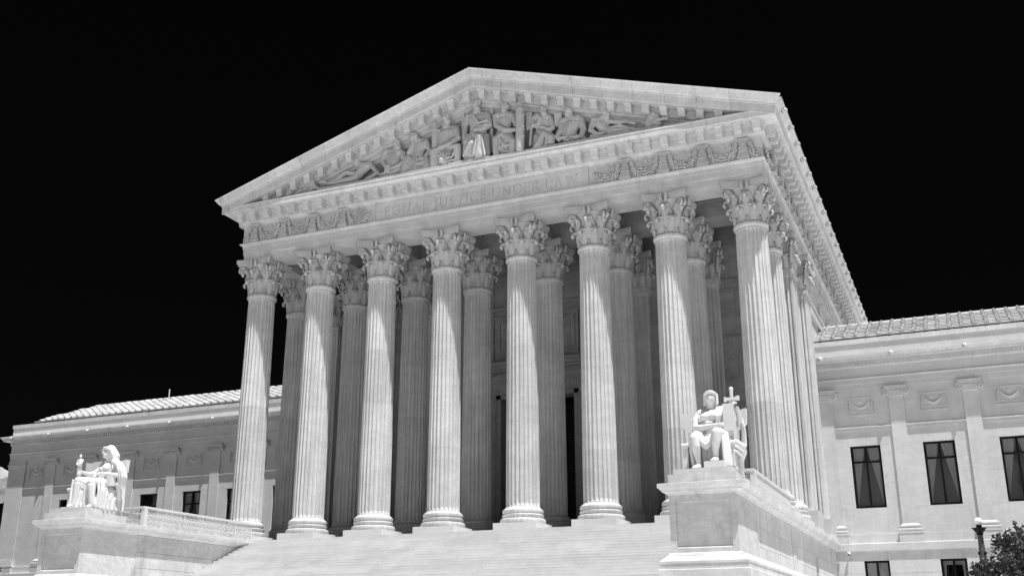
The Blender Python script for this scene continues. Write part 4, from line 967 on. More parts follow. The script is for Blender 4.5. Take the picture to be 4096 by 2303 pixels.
 'scroll_man': [["h",[[5.34,-1.15,21.58,0.233],[5.25,-1.22,21.31,0.16]]],["c",[[5.34,-1.1,21.38,0.182],[5.41,-1.0,21.14,0.232]]],["c",[[4.99,-1.0,20.99,0.233],[5.83,-1.0,20.98,0.26]]],["c",[[5.46,-1.05,20.75,0.47],[5.36,-1.1,20.35,0.414],[5.32,-1.1,20.05,0.431]]],["c",[[4.91,-1.0,20.96,0.203],[4.87,-1.2,20.48,0.166],[4.71,-1.45,20.04,0.144],[4.85,-1.5,19.8,0.1]]],["c",[[5.96,-1.05,20.85,0.217],[6.13,-1.2,20.27,0.179],[6.02,-1.4,19.85,0.142],[5.74,-1.55,19.76,0.1]]],["c",[[5.35,-1.2,19.84,0.394],[5.36,-1.75,19.7,0.156]]],["c",[[5.69,-1.2,19.85,0.322],[6.06,-1.2,19.78,0.214]]]],
 'scroll_man_scroll': [["c",[[4.89,-1.6,19.9,0.1],[5.94,-1.6,19.81,0.092]]]],
 'recline_right': [["h",[[7.41,-1.15,21.01,0.222],[7.43,-1.22,20.74,0.164]]],["c",[[7.34,-1.1,20.86,0.165],[7.13,-1.0,20.71,0.215]]],["c",[[6.68,-1.0,20.72,0.208],[7.35,-1.0,20.55,0.215]]],["c",[[7.03,-1.05,20.47,0.358],[7.22,-1.1,20.14,0.321],[7.4,-1.1,19.98,0.284]]],["c",[[6.64,-1.05,20.63,0.179],[6.53,-1.25,20.13,0.15],[6.89,-1.45,19.79,0.12],[7.23,-1.5,19.74,0.099]]],["c",[[7.51,-1.05,20.49,0.143],[7.92,-1.2,20.32,0.121],[8.49,-1.3,20.23,0.099],[8.93,-1.35,20.02,0.084]]],["c",[[7.4,-1.1,20.02,0.285],[8.1,-1.35,20.04,0.177],[8.52,-1.3,19.86,0.141],[9.06,-1.2,19.73,0.084],[9.24,-1.2,19.73,0.063]]],["c",[[7.54,-1.2,19.87,0.213],[8.13,-1.45,19.76,0.148],[8.54,-1.4,19.66,0.105]]],["f",[[7.82,-1.5,19.91,0.035],[8.2,-1.4,20.19,0.035],[8.63,-1.4,20.14,0.035]]],["c",[[7.17,-1.2,19.79,0.177],[6.61,-1.5,19.69,0.106]]]],
 'end_right': [["c",[[9.72,-1.2,20.09,0.176],[9.67,-1.2,19.79,0.211]]],["c",[[9.9,-1.2,20.32,0.155],[10.02,-1.2,19.84,0.21]]],["c",[[10.11,-1.2,20.16,0.162],[10.16,-1.2,19.73,0.175]]],["c",[[10.13,-1.45,19.81,0.098],[10.58,-1.45,19.81,0.084]]],["f",[[10.62,-1.45,19.88,0.042],[10.72,-1.45,19.82,0.042],[10.65,-1.45,19.71,0.042]]],["c",[[9.38,-1.2,19.89,0.056],[9.57,-1.2,20.04,0.049]]]],
 'end_left': [["c",[[-10.35,-1.2,20.17,0.185],[-10.34,-1.2,19.94,0.213]]],["c",[[-10.34,-1.2,20.4,0.057],[-10.32,-1.2,20.2,0.143]]],["c",[[-11.02,-1.2,19.98,0.115],[-10.73,-1.2,20.01,0.157]]],["c",[[-10.86,-1.2,20.11,0.086],[-10.64,-1.2,19.88,0.114]]],["c",[[-9.79,-1.2,20.0,0.099],[-9.46,-1.2,19.94,0.127]]]],
}
# ================================================================== sculpted figures
def blob(name, prims, mat, parent, origin, vox=.03, smooth=4, box_prims=()):
    """one continuous skin: primitives joined, re-meshed and relaxed"""
    mb = MB()
    for kind, pts in prims:
        if kind in 'cfhs':
            for i in range(len(pts)):
                mb.ball(pts[i][:3], pts[i][3], 14, 9)
            for p, q in zip(pts[:-1], pts[1:]):
                mb.tube([p[:3], q[:3]], [p[3], q[3]], 14)
        elif kind == 'b':
            (x0, y0, z0, r0), (x1, y1, z1, r1) = pts[0], pts[1]
            mb.box(min(x0, x1)-r0, max(x0, x1)+r0, min(y0, y1)-.09, max(y0, y1)+.09, min(z0, z1), max(z0, z1)) if abs(z0-z1) > abs(x0-x1) else mb.box(min(x0, x1), max(x0, x1), min(y0, y1)-.2, max(y0, y1)+.2, z0-r0, z0+r0)
        elif kind == 'e':
            for (x, y, z, rx, ry, rz) in pts: mb.ball((x, y, z), (rx, ry, rz), 14, 9)
        elif kind == 'x':
            for (x0, x1, y0, y1, z0, z1) in pts: mb.box(x0, x1, y0, y1, z0, z1)
    tmp = bpy.data.objects.new("tmp", mb.mesh("tmp", mat)); COL.objects.link(tmp)
    m_ = tmp.modifiers.new("r", 'REMESH'); m_.mode = 'VOXEL'; m_.voxel_size = vox; m_.use_smooth_shade = True
    if smooth: q = tmp.modifiers.new("s", 'SMOOTH'); q.iterations = smooth; q.factor = .5
    dg = bpy.context.evaluated_depsgraph_get(); me = bpy.data.meshes.new_from_object(tmp.evaluated_get(dg)); bpy.data.objects.remove(tmp)
    me.name = name; o_ = Vector(origin); me.transform(Matrix.Translation(-o_))
    for p in me.polygons: p.use_smooth = True
    me.materials.clear(); me.materials.append(mat)
    return put(name, me, parent, o_)
def face(cx, cy, cz, r, yaw=0.0, pitch=0.0, beard=False, hair=True):
    """facial relief on a head of half height r looking along -y, turned by yaw"""
    pr = []; rm = Matrix.Rotation(yaw, 3, 'Z') @ Matrix.Rotation(-pitch, 3, 'X')
    def P(x, y, z, q): v = rm @ Vector((x*r, y*r, z*r)); return (cx+v.x, cy+v.y, cz+v.z, q*r)
    pr.append(('c', [P(0, -.82, .18, .10), P(0, -1.02, -.16, .13)]))
    pr.append(('c', [P(-.42, -.70, .30, .09), P(-.12, -.79, .28, .09)])); pr.append(('c', [P(.42, -.70, .30, .09), P(.12, -.79, .28, .09)]))
    pr.append(('c', [P(-.17, -.80, -.44, .055), P(.17, -.80, -.44, .055)])); pr.append(('c', [P(-.12, -.74, -.56, .07), P(.12, -.74, -.56, .07)])); pr.append(('c', [P(-.14, -.52, -.74, .22), P(.14, -.52, -.74, .22)]))
    for s in (-1, 1): pr.append(('c', [P(s*.38, -.56, -.12, .17), P(s*.30, -.56, -.45, .2)])); pr.append(('c', [P(s*.80, .05, .10, .12), P(s*.80, .05, -.18, .10)]))
    if beard: pr.append(('c', [P(-.3, -.55, -.75, .26), P(0, -.7, -1.1, .26), P(.3, -.55, -.75, .26)]))
    return pr
def hand(p, d, side, r, curl=.3):
    """palm and five separate bent fingers; d = pointing direction, side = across the palm, r = palm half width"""
    p, d, side = Vector(p), Vector(d).normalized(), Vector(side).normalized(); side = (side-d*side.dot(d)).normalized(); n = d.cross(side); pr = []
    def T(v, q): return (v.x, v.y, v.z, q)
    pr.append(('c', [T(p-side*r*.45, r*.42), T(p+side*r*.45, r*.42)])); pr.append(('c', [T(p-d*r*.6, r*.5), T(p+d*r*.5, r*.5)]))
    for i, (o, L_) in enumerate(((-.78, 1.05), (-.27, 1.25), (.25, 1.18), (.75, .95))):
        b = p+side*r*o+d*r*.7; m_ = b+d*r*L_*.6-n*r*curl*.3; e = m_+d*r*L_*.5-n*r*curl*L_*.9
        pr.append(('c', [T(b, r*.23), T(m_, r*.21), T(e, r*.16)]))
    b = p-side*r*.7-d*r*.2; pr.append(('c', [T(b, r*.25), T(b-side*r*.5+d*r*.5, r*.22), T(b-side*r*.45+d*r*1.05, r*.18)]))
    return pr
# ---- right pedestal: seated bare-chested man with tablet and sword
O_ = (14.12, -11.6, .521)
st = thing("seated_statue", "white stone statue of a seated bare-chested man holding a tall tablet and an upright sword", "statue", O_)
hd = (14.19, -11.47, 3.18)
body = [('e', [(hd[0], hd[1], hd[2], .185, .22, .27)]), ('c', [(14.19, -11.42, 2.98, .13), (14.16, -11.32, 2.78, .16)])]
body += face(hd[0], hd[1]+.03, hd[2], .25, yaw=.12)
body += [('c', [(13.76, -11.30, 2.66, .17), (14.0, -11.26, 2.72, .17), (14.3, -11.26, 2.72, .17), (14.54, -11.30, 2.66, .17)]),
 ('c', [(14.13, -11.40, 2.52, .29), (14.13, -11.42, 2.25, .27), (14.12, -11.38, 1.95, .28), (14.12, -11.28, 1.72, .35)]),
 ('e', [(13.98, -11.64, 2.50, .18, .09, .125), (14.28, -11.64, 2.50, .18, .09, .125), (13.80, -11.50, 2.44, .10, .12, .12), (14.44, -11.50, 2.44, .10, .12, .12)]),
 ('e', [(14.06, -11.68, 2.27, .075, .05, .055), (14.2, -11.68, 2.27, .075, .05, .055), (14.06, -11.67, 2.15, .075, .05, .055), (14.2, -11.67, 2.15, .075, .05, .055), (13.88, -11.58, 2.22, .07, .07, .12), (14.38, -11.58, 2.22, .07, .07, .12)]),
 ('c', [(13.70, -11.30, 2.60, .165), (13.62, -11.40, 2.38, .16), (13.60, -11.50, 2.16, .125), (13.88, -11.78, 2.08, .115), (14.22, -11.98, 2.08, .09), (14.48, -12.08, 2.09, .065)]),
 ('c', [(14.60, -11.32, 2.58, .15), (14.98, -11.32, 2.32, .13), (15.16, -11.40, 2.18, .12), (15.20, -11.62, 2.42, .10), (15.17, -11.80, 2.70, .075)]),
 ('c', [(13.92, -11.45, 1.62, .24), (13.78, -11.95, 1.66, .215), (13.73, -12.28, 1.64, .185), (13.76, -12.30, 1.35, .165), (13.79, -12.24, 1.05, .12), (13.81, -12.20, .78, .09)]),
 ('c', [(13.81, -12.22, .64, .10), (13.79, -12.42, .61, .10), (13.77, -12.58, .585, .085)]),
 ('c', [(14.32, -11.45, 1.66, .24), (14.47, -12.0, 1.76, .215), (14.52, -12.36, 1.77, .185), (14.49, -12.36, 1.48, .165), (14.45, -12.30, 1.22, .12), (14.44, -12.26, .98, .09)]),
 ('c', [(14.44, -12.26, .85, .10), (14.43, -12.46, .82, .10), (14.43, -12.62, .79, .085)])]
for fx, fy, fz in ((13.77, -12.62, .575), (14.43, -12.66, .785)):
    for t in range(5): body.append(('c', [(fx-.075+.037*t, fy, fz, .026), (fx-.08+.04*t, fy-.09+.01*t, fz-.01, .022)]))
body += hand((14.60, -12.12, 2.09), (1, -.25, -.05), (0, .1, 1), .085, .25) + hand((15.14, -11.88, 2.86), (-.5, -.85, .1), (.8, -.4, .1), .08, .9)
blob("body", body, M['statue'], st, O_, .016, 2)
robe = [('c', [(14.18, -11.36, 3.28, .225), (14.18, -11.30, 3.18, .235), (14.18, -11.24, 3.0, .20)]), ('c', [(14.00, -11.52, 3.33, .055), (14.1, -11.64, 3.37, .055), (14.19, -11.67, 3.38, .055), (14.28, -11.64, 3.37, .055), (14.38, -11.52, 3.33, .055)]),
 ('c', [(13.98, -11.40, 3.3, .06), (13.97, -11.42, 2.98, .06)]), ('c', [(14.40, -11.40, 3.3, .06), (14.41, -11.42, 2.98, .06)]),
 ('c', [(13.62, -11.1, 2.62, .10), (13.48, -11.1, 2.45, .10), (13.44, -11.12, 1.95, .11)]), ('c', [(13.52, -11.2, 2.6, .05), (13.38, -11.2, 2.45, .05), (13.36, -11.22, 1.95, .05)])]
for i, xx in enumerate((14.40, 14.48, 14.56, 14.64)):
    robe.append(('c', [(xx, -11.34, 2.86, .055), (xx+.01, -11.58, 2.74, .052), (xx+.02, -11.73, 2.48, .05), (xx+.02, -11.72, 2.15, .05), (xx+.0, -11.70, 1.90, .055)]))
# lap cloth, sagging between the knees, and the hem folds
robe += [('c', [(13.80, -11.6, 1.72, .23), (13.74, -12.05, 1.74, .20)]), ('c', [(14.42, -11.6, 1.78, .22), (14.60, -12.1, 1.80, .17)]), ('c', [(14.12, -11.6, 1.62, .26), (14.12, -12.05, 1.52, .20)])]
for i, (zt, zb, y) in enumerate(((1.86, 1.62, -12.16), (1.80, 1.50, -12.24), (1.72, 1.38, -12.28), (1.60, 1.27, -12.24))):
    robe.append(('c', [(13.86, y+.02, zt, .045), (13.97, y-.03, (zt+zb)/2-.06, .05), (14.12, y-.05, zb, .055), (14.26, y-.03, (zt+zb)/2-.06, .05), (14.38, y+.02, zt, .045)]))
for i, (x_, y_) in enumerate(((13.57, -12.05), (13.55, -11.85), (13.52, -11.65))): robe.append(('c', [(x_, y_, 1.72, .07), (x_-.03, y_, 1.3, .08), (x_+.03, y_+.05, .75, .09)]))
for i, (x_, y_) in enumerate(((14.70, -12.16), (14.78, -12.10), (14.86, -12.02), (14.72, -12.0))): robe.append(('c', [(x_-.06, y_, 1.80, .06), (x_, y_-.05, 1.45, .065), (x_+.02, y_-.07, 1.0, .07), (x_+.04, y_-.08, .66, .075)]))
robe += [('c', [(14.85, -11.9, 1.62, .10), (15.05, -11.75, 1.48, .13), (15.20, -11.55, 1.36, .14), (15.22, -11.4, 1.18, .13), (15.08, -11.3, .95, .13), (15.06, -11.2, .60, .12)]),
 ('c', [(14.95, -11.95, 1.38, .05), (15.12, -11.82, 1.30, .05), (15.26, -11.6, 1.16, .05)]), ('c', [(14.9, -12.0, 1.22, .05), (15.10, -11.88, 1.14, .05), (15.22, -11.66, 1.0, .05)]),
 ('c', [(15.22, -11.45, 2.35, .09), (15.28, -11.4, 1.9, .09), (15.26, -11.35, 1.5, .10)]), ('c', [(15.28, -11.5, 2.2, .04), (15.34, -11.45, 1.9, .04), (15.32, -11.42, 1.4, .05)])]
for xx in (13.95, 14.15, 14.3): robe.append(('c', [(xx, -11.9, 1.45, .08), (xx, -11.9, 1.0, .08), (xx, -11.85, .56, .10)]))
blob("robe", robe, M['statue'], st, O_, .017, 2)
tab = MB().box(14.72, 15.10, -12.04, -11.92, 1.88, 2.83); build("tablet", tab, M['statue'], st)
sw = node("sword", st, (15.02, -11.82, 1.5))
build("blade", MB().prism([(14.93, 1.52), (15.11, 1.52), (15.12, 2.95), (14.92, 2.95)], 'y', -11.87, -11.80), M['statue'], sw)
build("guard", MB().prism([(14.76, 2.93), (14.80, 2.93), (14.90, 2.97), (15.14, 2.97), (15.24, 2.95), (15.28, 2.96), (15.29, 3.10), (15.23, 3.11), (15.14, 3.06), (14.90, 3.06), (14.80, 3.09), (14.76, 3.09)], 'y', -11.91, -11.77), M['statue'], sw)
build("grip", MB().lathe([(.05, 3.06), (.066, 3.1), (.055, 3.14), (.07, 3.18), (.058, 3.22), (.072, 3.26), (.062, 3.30), (.075, 3.34), (.075, 3.40), (.05, 3.44)], 12, (15.02, -11.84, 0)), M['statue'], sw, 40)
ch = MB()
def throne(cx, s, st_):
    ch = MB(); 
    ch.box(cx-.95, cx+.95, -11.95, -10.72, .522, .66).box(cx-.80, cx+.80, -11.75, -10.75, .661, 1.42)
    build("seat", ch, M['statue'], st_)
    for q in (-1, 1):
        a_ = MB(); x0, x1 = sorted((cx+q*.72, cx+q*.90)); a_.box(x0, x1, -12.0, -10.8, .661, 1.40).box(x0-.03, x1+.03, -12.02, -10.8, 1.401, 1.52); a_.tube([(x0-.035, -12.0, 1.46), (x1+.035, -12.0, 1.46)], .075, 12); build("armrest", a_, M['statue'], st_)
    bk_ = MB()
    prof = [(cx-.82, .66), (cx+.82, .66), (cx+.86, 2.14), (cx+1.02, 2.20), (cx+1.16, 2.32), (cx+1.18, 2.86), (cx+.92, 2.80), (cx+.6, 2.86), (cx-.6, 2.86), (cx-.92, 2.80), (cx-1.18, 2.86), (cx-1.16, 2.32), (cx-1.02, 2.20), (cx-.86, 2.14)]
    bk_.prism(prof, 'y', -10.86, -10.60); build("backrest", bk_, M['statue'], st_)
throne(14.12, 1, st)
build("footstool", MB().box(14.12, 14.80, -12.78, -12.1, .522, .74), M['statue'], st)
# ---- left pedestal: seated hooded woman with a figurine and a book
O2 = (-14.05, -11.6, .521)
sf_ = thing("seated_statue", "white stone statue of a seated hooded woman in long robes raising a figurine", "statue", O2)
hd = (-13.60, -11.33, 3.08)
body = [('e', [(hd[0], hd[1], hd[2], .175, .21, .25)]), ('c', [(-13.58, -11.26, 2.88, .12), (-13.57, -11.14, 2.68, .14)])]
body += face(hd[0], hd[1], hd[2], .245, yaw=-.15, pitch=.25)
body += [('c', [(-14.0, -11.12, 2.54, .15), (-13.7, -11.08, 2.6, .16), (-13.4, -11.06, 2.6, .16), (-13.12, -11.06, 2.52, .15)]),
 ('c', [(-13.58, -11.24, 2.44, .28), (-13.58, -11.28, 2.15, .26), (-13.6, -11.24, 1.9, .29), (-13.62, -11.15, 1.72, .36)]),
 ('e', [(-13.73, -11.47, 2.38, .125, .09, .11), (-13.46, -11.47, 2.38, .125, .09, .11)]),
 ('c', [(-14.03, -11.14, 2.48, .13), (-14.12, -11.45, 2.2, .12), (-14.14, -11.8, 2.12, .10), (-14.10, -12.22, 2.16, .07)]),
 ('c', [(-13.08, -11.08, 2.46, .14), (-12.90, -11.12, 2.2, .13), (-12.92, -11.25, 2.08, .115), (-13.12, -11.58, 2.10, .09), (-13.30, -11.72, 2.12, .065)]),
 ('c', [(-14.12, -12.62, .64, .09), (-14.14, -12.76, .60, .075)]), ('c', [(-13.28, -12.40, .60, .09), (-13.26, -12.54, .575, .07)])]
body += hand((-14.08, -12.34, 2.22), (.1, -.75, .5), (1, 0, 0), .085, .8) + hand((-13.40, -11.80, 2.13), (-1, -.3, -.05), (0, .3, 1), .08, .3)
blob("body", body, M['statue'], sf_, O2, .016, 2)
robe = [('c', [(-13.57, -11.22, 3.16, .255), (-13.52, -11.14, 3.02, .25), (-13.44, -11.02, 2.75, .24), (-13.34, -10.98, 2.45, .24)]),
 ('c', [(-13.80, -11.42, 3.10, .05), (-13.78, -11.46, 3.25, .055), (-13.66, -11.52, 3.33, .06), (-13.52, -11.52, 3.33, .06), (-13.38, -11.42, 3.24, .055), (-13.32, -11.36, 3.05, .055), (-13.30, -11.28, 2.85, .055)]),
 ('c', [(-13.84, -11.3, 2.72, .05), (-13.95, -11.35, 2.5, .06), (-13.98, -11.42, 2.3, .06)]),
 ('c', [(-13.28, -11.2, 2.70, .17), (-13.04, -11.14, 2.56, .19), (-12.86, -11.12, 2.3, .21), (-12.78, -11.08, 2.0, .20), (-12.84, -11.02, 1.68, .18)]),
 ('c', [(-13.2, -11.28, 2.72, .04), (-12.98, -11.22, 2.5, .045), (-12.90, -11.3, 2.2, .045)]), ('c', [(-13.3, -11.3, 2.66, .035), (-13.2, -11.36, 2.4, .035), (-13.26, -11.4, 2.2, .035)]),
 ('c', [(-13.95, -11.35, 1.95, .05), (-13.6, -11.5, 1.88, .06), (-13.3, -11.5, 1.95, .05)]), ('c', [(-13.95, -11.1, 2.58, .17), (-14.08, -11.25, 2.3, .17), (-14.12, -11.5, 2.05, .15)]), ('c', [(-13.9, -11.3, 1.75, .26), (-14.1, -11.9, 1.7, .22)]), ('c', [(-13.58, -11.18, 3.28, .235), (-13.48, -11.02, 3.0, .25)]),
 ('c', [(-13.80, -11.3, 1.70, .26), (-13.95, -11.95, 1.74, .23), (-14.04, -12.42, 1.74, .20)]), ('c', [(-13.42, -11.3, 1.70, .26), (-13.38, -11.9, 1.70, .23), (-13.38, -12.30, 1.66, .20)]),
 ('c', [(-13.62, -11.5, 1.66, .24), (-13.68, -12.15, 1.60, .2)]),
 ('c', [(-14.04, -12.44, 1.6, .19), (-14.06, -12.46, 1.1, .16), (-14.10, -12.48, .72, .15)]), ('c', [(-13.36, -12.32, 1.5, .19), (-13.32, -12.30, 1.1, .16), (-13.26, -12.26, .7, .15)]),
 ('c', [(-13.7, -12.2, 1.4, .20), (-13.7, -12.15, 1.0, .24), (-13.7, -12.1, .66, .28)]), ('c', [(-14.2, -12.2, 1.5, .16), (-14.24, -12.2, 1.1, .15), (-14.26, -12.2, .7, .16)])]
for i in range(13):
    u = i/12; x_ = -14.24+1.06*u; y_ = -12.60+.26*u+.10*math.sin(u*math.pi*1.0)*1.2
    zt = 1.78-.30*math.sin(u*math.pi); robe.append(('c', [(x_+.05*math.sin(i), y_+.03, zt, .035), (x_, y_-.0, 1.2, .042), (x_+.03*math.cos(i*2), y_-.01, .8, .045), (x_+.05*math.sin(i*3), y_-.03, .57, .05)]))
for i, (za, zb) in enumerate(((1.86, 1.62), (1.80, 1.48), (1.70, 1.36))): robe.append(('c', [(-13.98, -12.45, za, .035), (-13.86, -12.4, (za+zb)/2-.03, .04), (-13.70, -12.34, zb, .045), (-13.52, -12.34, (za+zb)/2-.03, .04), (-13.40, -12.36, za-.04, .035)]))
for i, (x_, y_) in enumerate(((-13.14, -12.15), (-13.12, -12.0), (-13.12, -11.86))): robe.append(('c', [(x_-.02, y_, 1.72, .06), (x_+.06, y_, 1.3, .06), (x_+.04, y_, .95, .07), (x_+.02, y_-.02, .6, .07)]))
robe.append(('x', [(-13.30, -13.07, -11.92, -10.62, .53, 1.46), (-13.28, -13.05, -11.1, -10.62, 1.4, 1.9)]))
for i in range(16):
    y_ = -11.95+1.35*i/15; zt = 1.50+(.42 if i > 10 else 0)+.05*math.sin(i*1.9); wv = .035*math.sin(i*2.3)
    robe.append(('c', [(-13.18, y_, zt, .05), (-13.08+wv, y_+.03*math.sin(i), zt-.28, .05), (-13.08+wv, y_+.04*math.cos(i*1.7), 1.0, .055), (-13.06-wv, y_+.04*math.sin(i*2.1), .56, .055)]))
for i in range(7):
    x_ = -13.80+.075*i; robe.append(('c', [(x_, -11.50, 2.24, .028), (x_-.01*(i-3), -11.52, 2.05, .032), (x_-.015*(i-3), -11.50, 1.86, .036)]))
for i in range(5):
    a_ = i*.5-1.0; robe.append(('c', [(-13.06+.16*math.sin(a_)+.02, -11.14-.18*math.cos(a_), 2.60, .03), (-12.86+.20*math.sin(a_), -11.12-.21*math.cos(a_), 2.3, .035), (-12.80+.20*math.sin(a_), -11.08-.20*math.cos(a_), 2.0, .04), (-12.86+.18*math.sin(a_), -11.02-.18*math.cos(a_), 1.66, .035)]))
for i in range(4): robe.append(('c', [(-14.02-.03*i, -11.3, 2.42-.02*i, .035), (-14.10-.02*i, -11.48, 2.16-.05*i, .05), (-14.16-.01*i, -11.75, 2.0-.07*i, .05), (-14.10, -11.95, 2.02-.05*i, .035)]))
robe += [('c', [(-12.95, -11.25, 1.7, .08), (-12.93, -11.1, 1.45, .09), (-13.0, -10.95, 1.1, .09)]), ('c', [(-14.2, -11.5, 2.1, .07), (-14.3, -11.6, 1.8, .09), (-14.3, -11.8, 1.5, .08)])]
blob("robe", robe, M['statue'], sf_, O2, .017, 2)
fg = [('e', [(-14.08, -12.44, 2.84, .06, .065, .085)]), ('c', [(-14.08, -12.42, 2.74, .035), (-14.08, -12.42, 2.64, .09), (-14.08, -12.42, 2.45, .10), (-14.08, -12.42, 2.25, .10), (-14.08, -12.42, 2.05, .11)]), ('c', [(-14.20, -12.42, 2.66, .05), (-14.22, -12.46, 2.5, .05), (-14.1, -12.52, 2.44, .04), (-13.96, -12.50, 2.48, .045), (-13.95, -12.42, 2.66, .05)])]
blob("figurine", fg, M['statue'], sf_, (-14.08, -12.42, 1.95), .012, 2)
build("book", MB().box(-13.32, -12.98, -11.62, -11.30, 1.60, 2.02).box(-13.34, -12.96, -11.66, -11.62, 1.58, 2.04), M['statue'], sf_)
throne(-14.09, 1, sf_)
build("footstool", MB().box(-14.55, -13.75, -12.78, -12.2, .522, .58), M['statue'], sf_)
# ---- pediment figures
LAB = dict(
 recline_left=("pediment_figure", "carved stone man reclining in the left corner of the pediment, legs stretched left"),
 reading_left=("pediment_figure", "carved stone youth seated over papers in the pediment, his face turned right"),
 leaning_left=("pediment_figure", "carved stone man in the pediment leaning his chin on his hand, draped skirt below"),
 sword_left=("pediment_figure", "carved stone seated man in the pediment beside an upright sword, left of the crowned figure"),
 center=("pediment_figure", "carved stone crowned and robed figure enthroned at the middle of the pediment"),
 helmet=("pediment_figure", "carved stone helmeted figure reaching for the bundle of rods in the pediment"),
 bearded=("pediment_figure", "carved stone bearded robed man in the pediment with one hand raised to his shoulder"),
 scroll_man=("pediment_figure", "carved stone man in the pediment bending over an open scroll, face in profile"),
 recline_right=("pediment_figure", "carved stone man reclining at the right of the pediment, arm stretched right"))
def figure(key, extra=(), yaw=0.0, beard=False):
    cy = lambda p: [p[0], -.85+(p[1]+.85)*(.80 if key == 'center' else .58), p[2], p[3]]
    nm, lb = LAB[key]; pr = [[k, [cy(p) for p in v]] for k, v in FIG[key]]; allp = [p for k, v in pr for p in v]
    org = (sum(p[0] for p in allp)/len(allp), -1.1, 19.5)
    t = thing(nm, lb, "sculpture", org, "figures carved in the pediment"); lst = []
    for k, v in pr:
        if k == 'h':
            x, y, z, r = v[0]; lst += face(x, y-.02, z-.03, r*1.2, yaw, 0, beard)
            lst.append(('c', [(x, y+.04, z+.03, r*1.05), (x, y, z-.05, r)])); lst.append(('c', [tuple(v[1])[:3]+(v[1][3],)]*1+[tuple(v[1])]))
            for a_ in range(9): aa = a_*.7; lst.append(('c', [(x+r*.75*math.cos(aa), y+.02, z+r*.35+r*.45*abs(math.sin(aa)), r*.28)]*2))
        elif k == 'c' and max(p[3] for p in v) > .27:
            # broad forms are two slimmer ones side by side, lower ones carry cloth folds
            for q in (-1, 1): lst.append(('c', [(p[0]+q*p[3]*.42, p[1]+p[3]*.12, p[2], p[3]*.60) for p in v]))
            lst.append(('c', [(p[0], p[1]+.05, p[2], p[3]*.66) for p in v]))
            if sum(p[2] for p in v)/len(v) < 20.7 and len(v) > 1:
                for q in (-2, -1, 0, 1, 2):
                    lst.append(('f', [(p[0]+q*.30*p[3]+.04*math.sin(i*2+q), p[1]-p[3]*.62*math.sqrt(1-.14*q*q), p[2]-.02*i, .05) for i, p in enumerate(v)]))
        elif k == 'f': lst.append((k, [(p[0], p[1]-.03, p[2], p[3]*1.25) for p in v]))
        else: lst.append((k, [tuple(p) for p in v]))
    blob("body", lst, M['carve'], t, org, .024, 2)
    for nm2, k2, m2 in extra:
        blob(nm2, [(k, [tuple(p) for p in v]) for k, v in [[k_, [cy(p) for p in v_]] for k_, v_ in FIG[k2]]], M['carve'], t, org, .025, 1)
    return t
figure('recline_left', yaw=-.7); figure('reading_left', yaw=.9); figure('leaning_left', yaw=-.5); figure('sword_left', [("sword", 'sword_left_sword', 0)], yaw=.35)
figure('center', [("throne", 'center_throne', 0)]); figure('helmet', yaw=-.7); figure('bearded', yaw=.5, beard=True)
figure('scroll_man', [("scroll", 'scroll_man_scroll', 0)], yaw=-1.0); figure('recline_right', yaw=.9)
def single(key, nm, lb, cat):
    pr = FIG[key]; allp = [p for k, v in pr for p in v]; org = (sum(p[0] for p in allp)/len(allp), -1.2, min(p[2] for p in allp)-.1)
    o = blob(nm, [(k, [tuple(p) for p in v]) for k, v in pr], M['carve'], None, org, .025, 1); tag(o, lb, cat, "objects carved beside the pediment figures"); return o
single('fasces', "bundle_of_rods", "tall carved bundle of bound rods standing in the pediment right of the helmeted figure", "sculpture")
single('tablet_a', "stone_tablet", "carved tablet standing left of the bearded robed man in the pediment", "sculpture")
single('tablet_b', "stone_tablet", "carved tablet standing right of the bearded robed man in the pediment", "sculpture")
single('end_right', "carved_lamp", "carved leafy clump with an oil lamp at the right end of the pediment sculptures", "sculpture")
FIG['end_left'] += [['c', [[-11.5, -1.1, 19.62, .10], [-11.25, -1.1, 19.78, .13], [-10.95, -1.1, 19.70, .10]]], ['c', [[-10.55, -1.1, 19.66, .12], [-10.25, -1.15, 19.80, .13], [-9.95, -1.1, 19.70, .10]]], ['c', [[-10.85, -1.1, 19.75, .17], [-10.85, -1.1, 20.05, .15], [-10.85, -1.1, 20.18, .05]]]]
single('end_left', "carved_urn", "small carved urn and foliage at the left end of the pediment sculptures", "sculpture")
# ================================================================== street lamp, shrub, camera, person, pole, cloud
lx, ly = 22.52, 9.0
lp = thing("street_lamp", "tall stone lamp post with a white globe in front of the right wing", "street lamp", (lx, ly, -4.6))
build("shaft", MB().lathe([(.24, -4.6), (.22, -3.0), (.19, -1.55), (.17, -1.45), (.165, -1.2), (.125, -.25), (.125, -.12)], 12, (lx, ly, 0)), M['lampstone'], lp, 30)
build("foot", MB().box(lx-.34, lx+.34, ly-.34, ly+.34, -4.7, -4.2).box(lx-.26, lx+.26, ly-.26, ly+.26, -4.199, -1.62).box(lx-.23, lx+.23, ly-.23, ly+.23, -1.619, -1.5), M['lampstone'], lp)
build("lamp_head", MB().lathe([(.12, -.20), (.17, -.12), (.15, -.08), (.2, -.02), (.27, .05), (.28, .10), (.35, .15), (.35, .17), (.10, .19), (.13, .22), (.13, .30), (.10, .31)], 20, (lx, ly, 0)), M['bronze'], lp, 30)
build("globe", MB().ball((lx, ly, .47), (.195, .195, .19), 24, 16), M['globe'], lp, True)
for q in range(2):
    build("bracket", MB().box(lx-.20+q*.28, lx-.10+q*.30, ly-.16, ly-.05, -1.10, -.98), M['bronze'], lp)
cm = thing("security_camera", "small white dome camera under the ledge of the right wing", "camera", (15.82, 13.5, -.55))
build("housing", MB().lathe([(.06, -.58), (.085, -.56), (.09, -.52), (.085, -.47), (.04, -.44)], 16, (15.82, 13.50, 0)), M['camw'], cm, 40)
build("dome", MB().ball((15.82, 13.47, -.575), (.06, .06, .06), 12, 8), M['black'], cm, True)
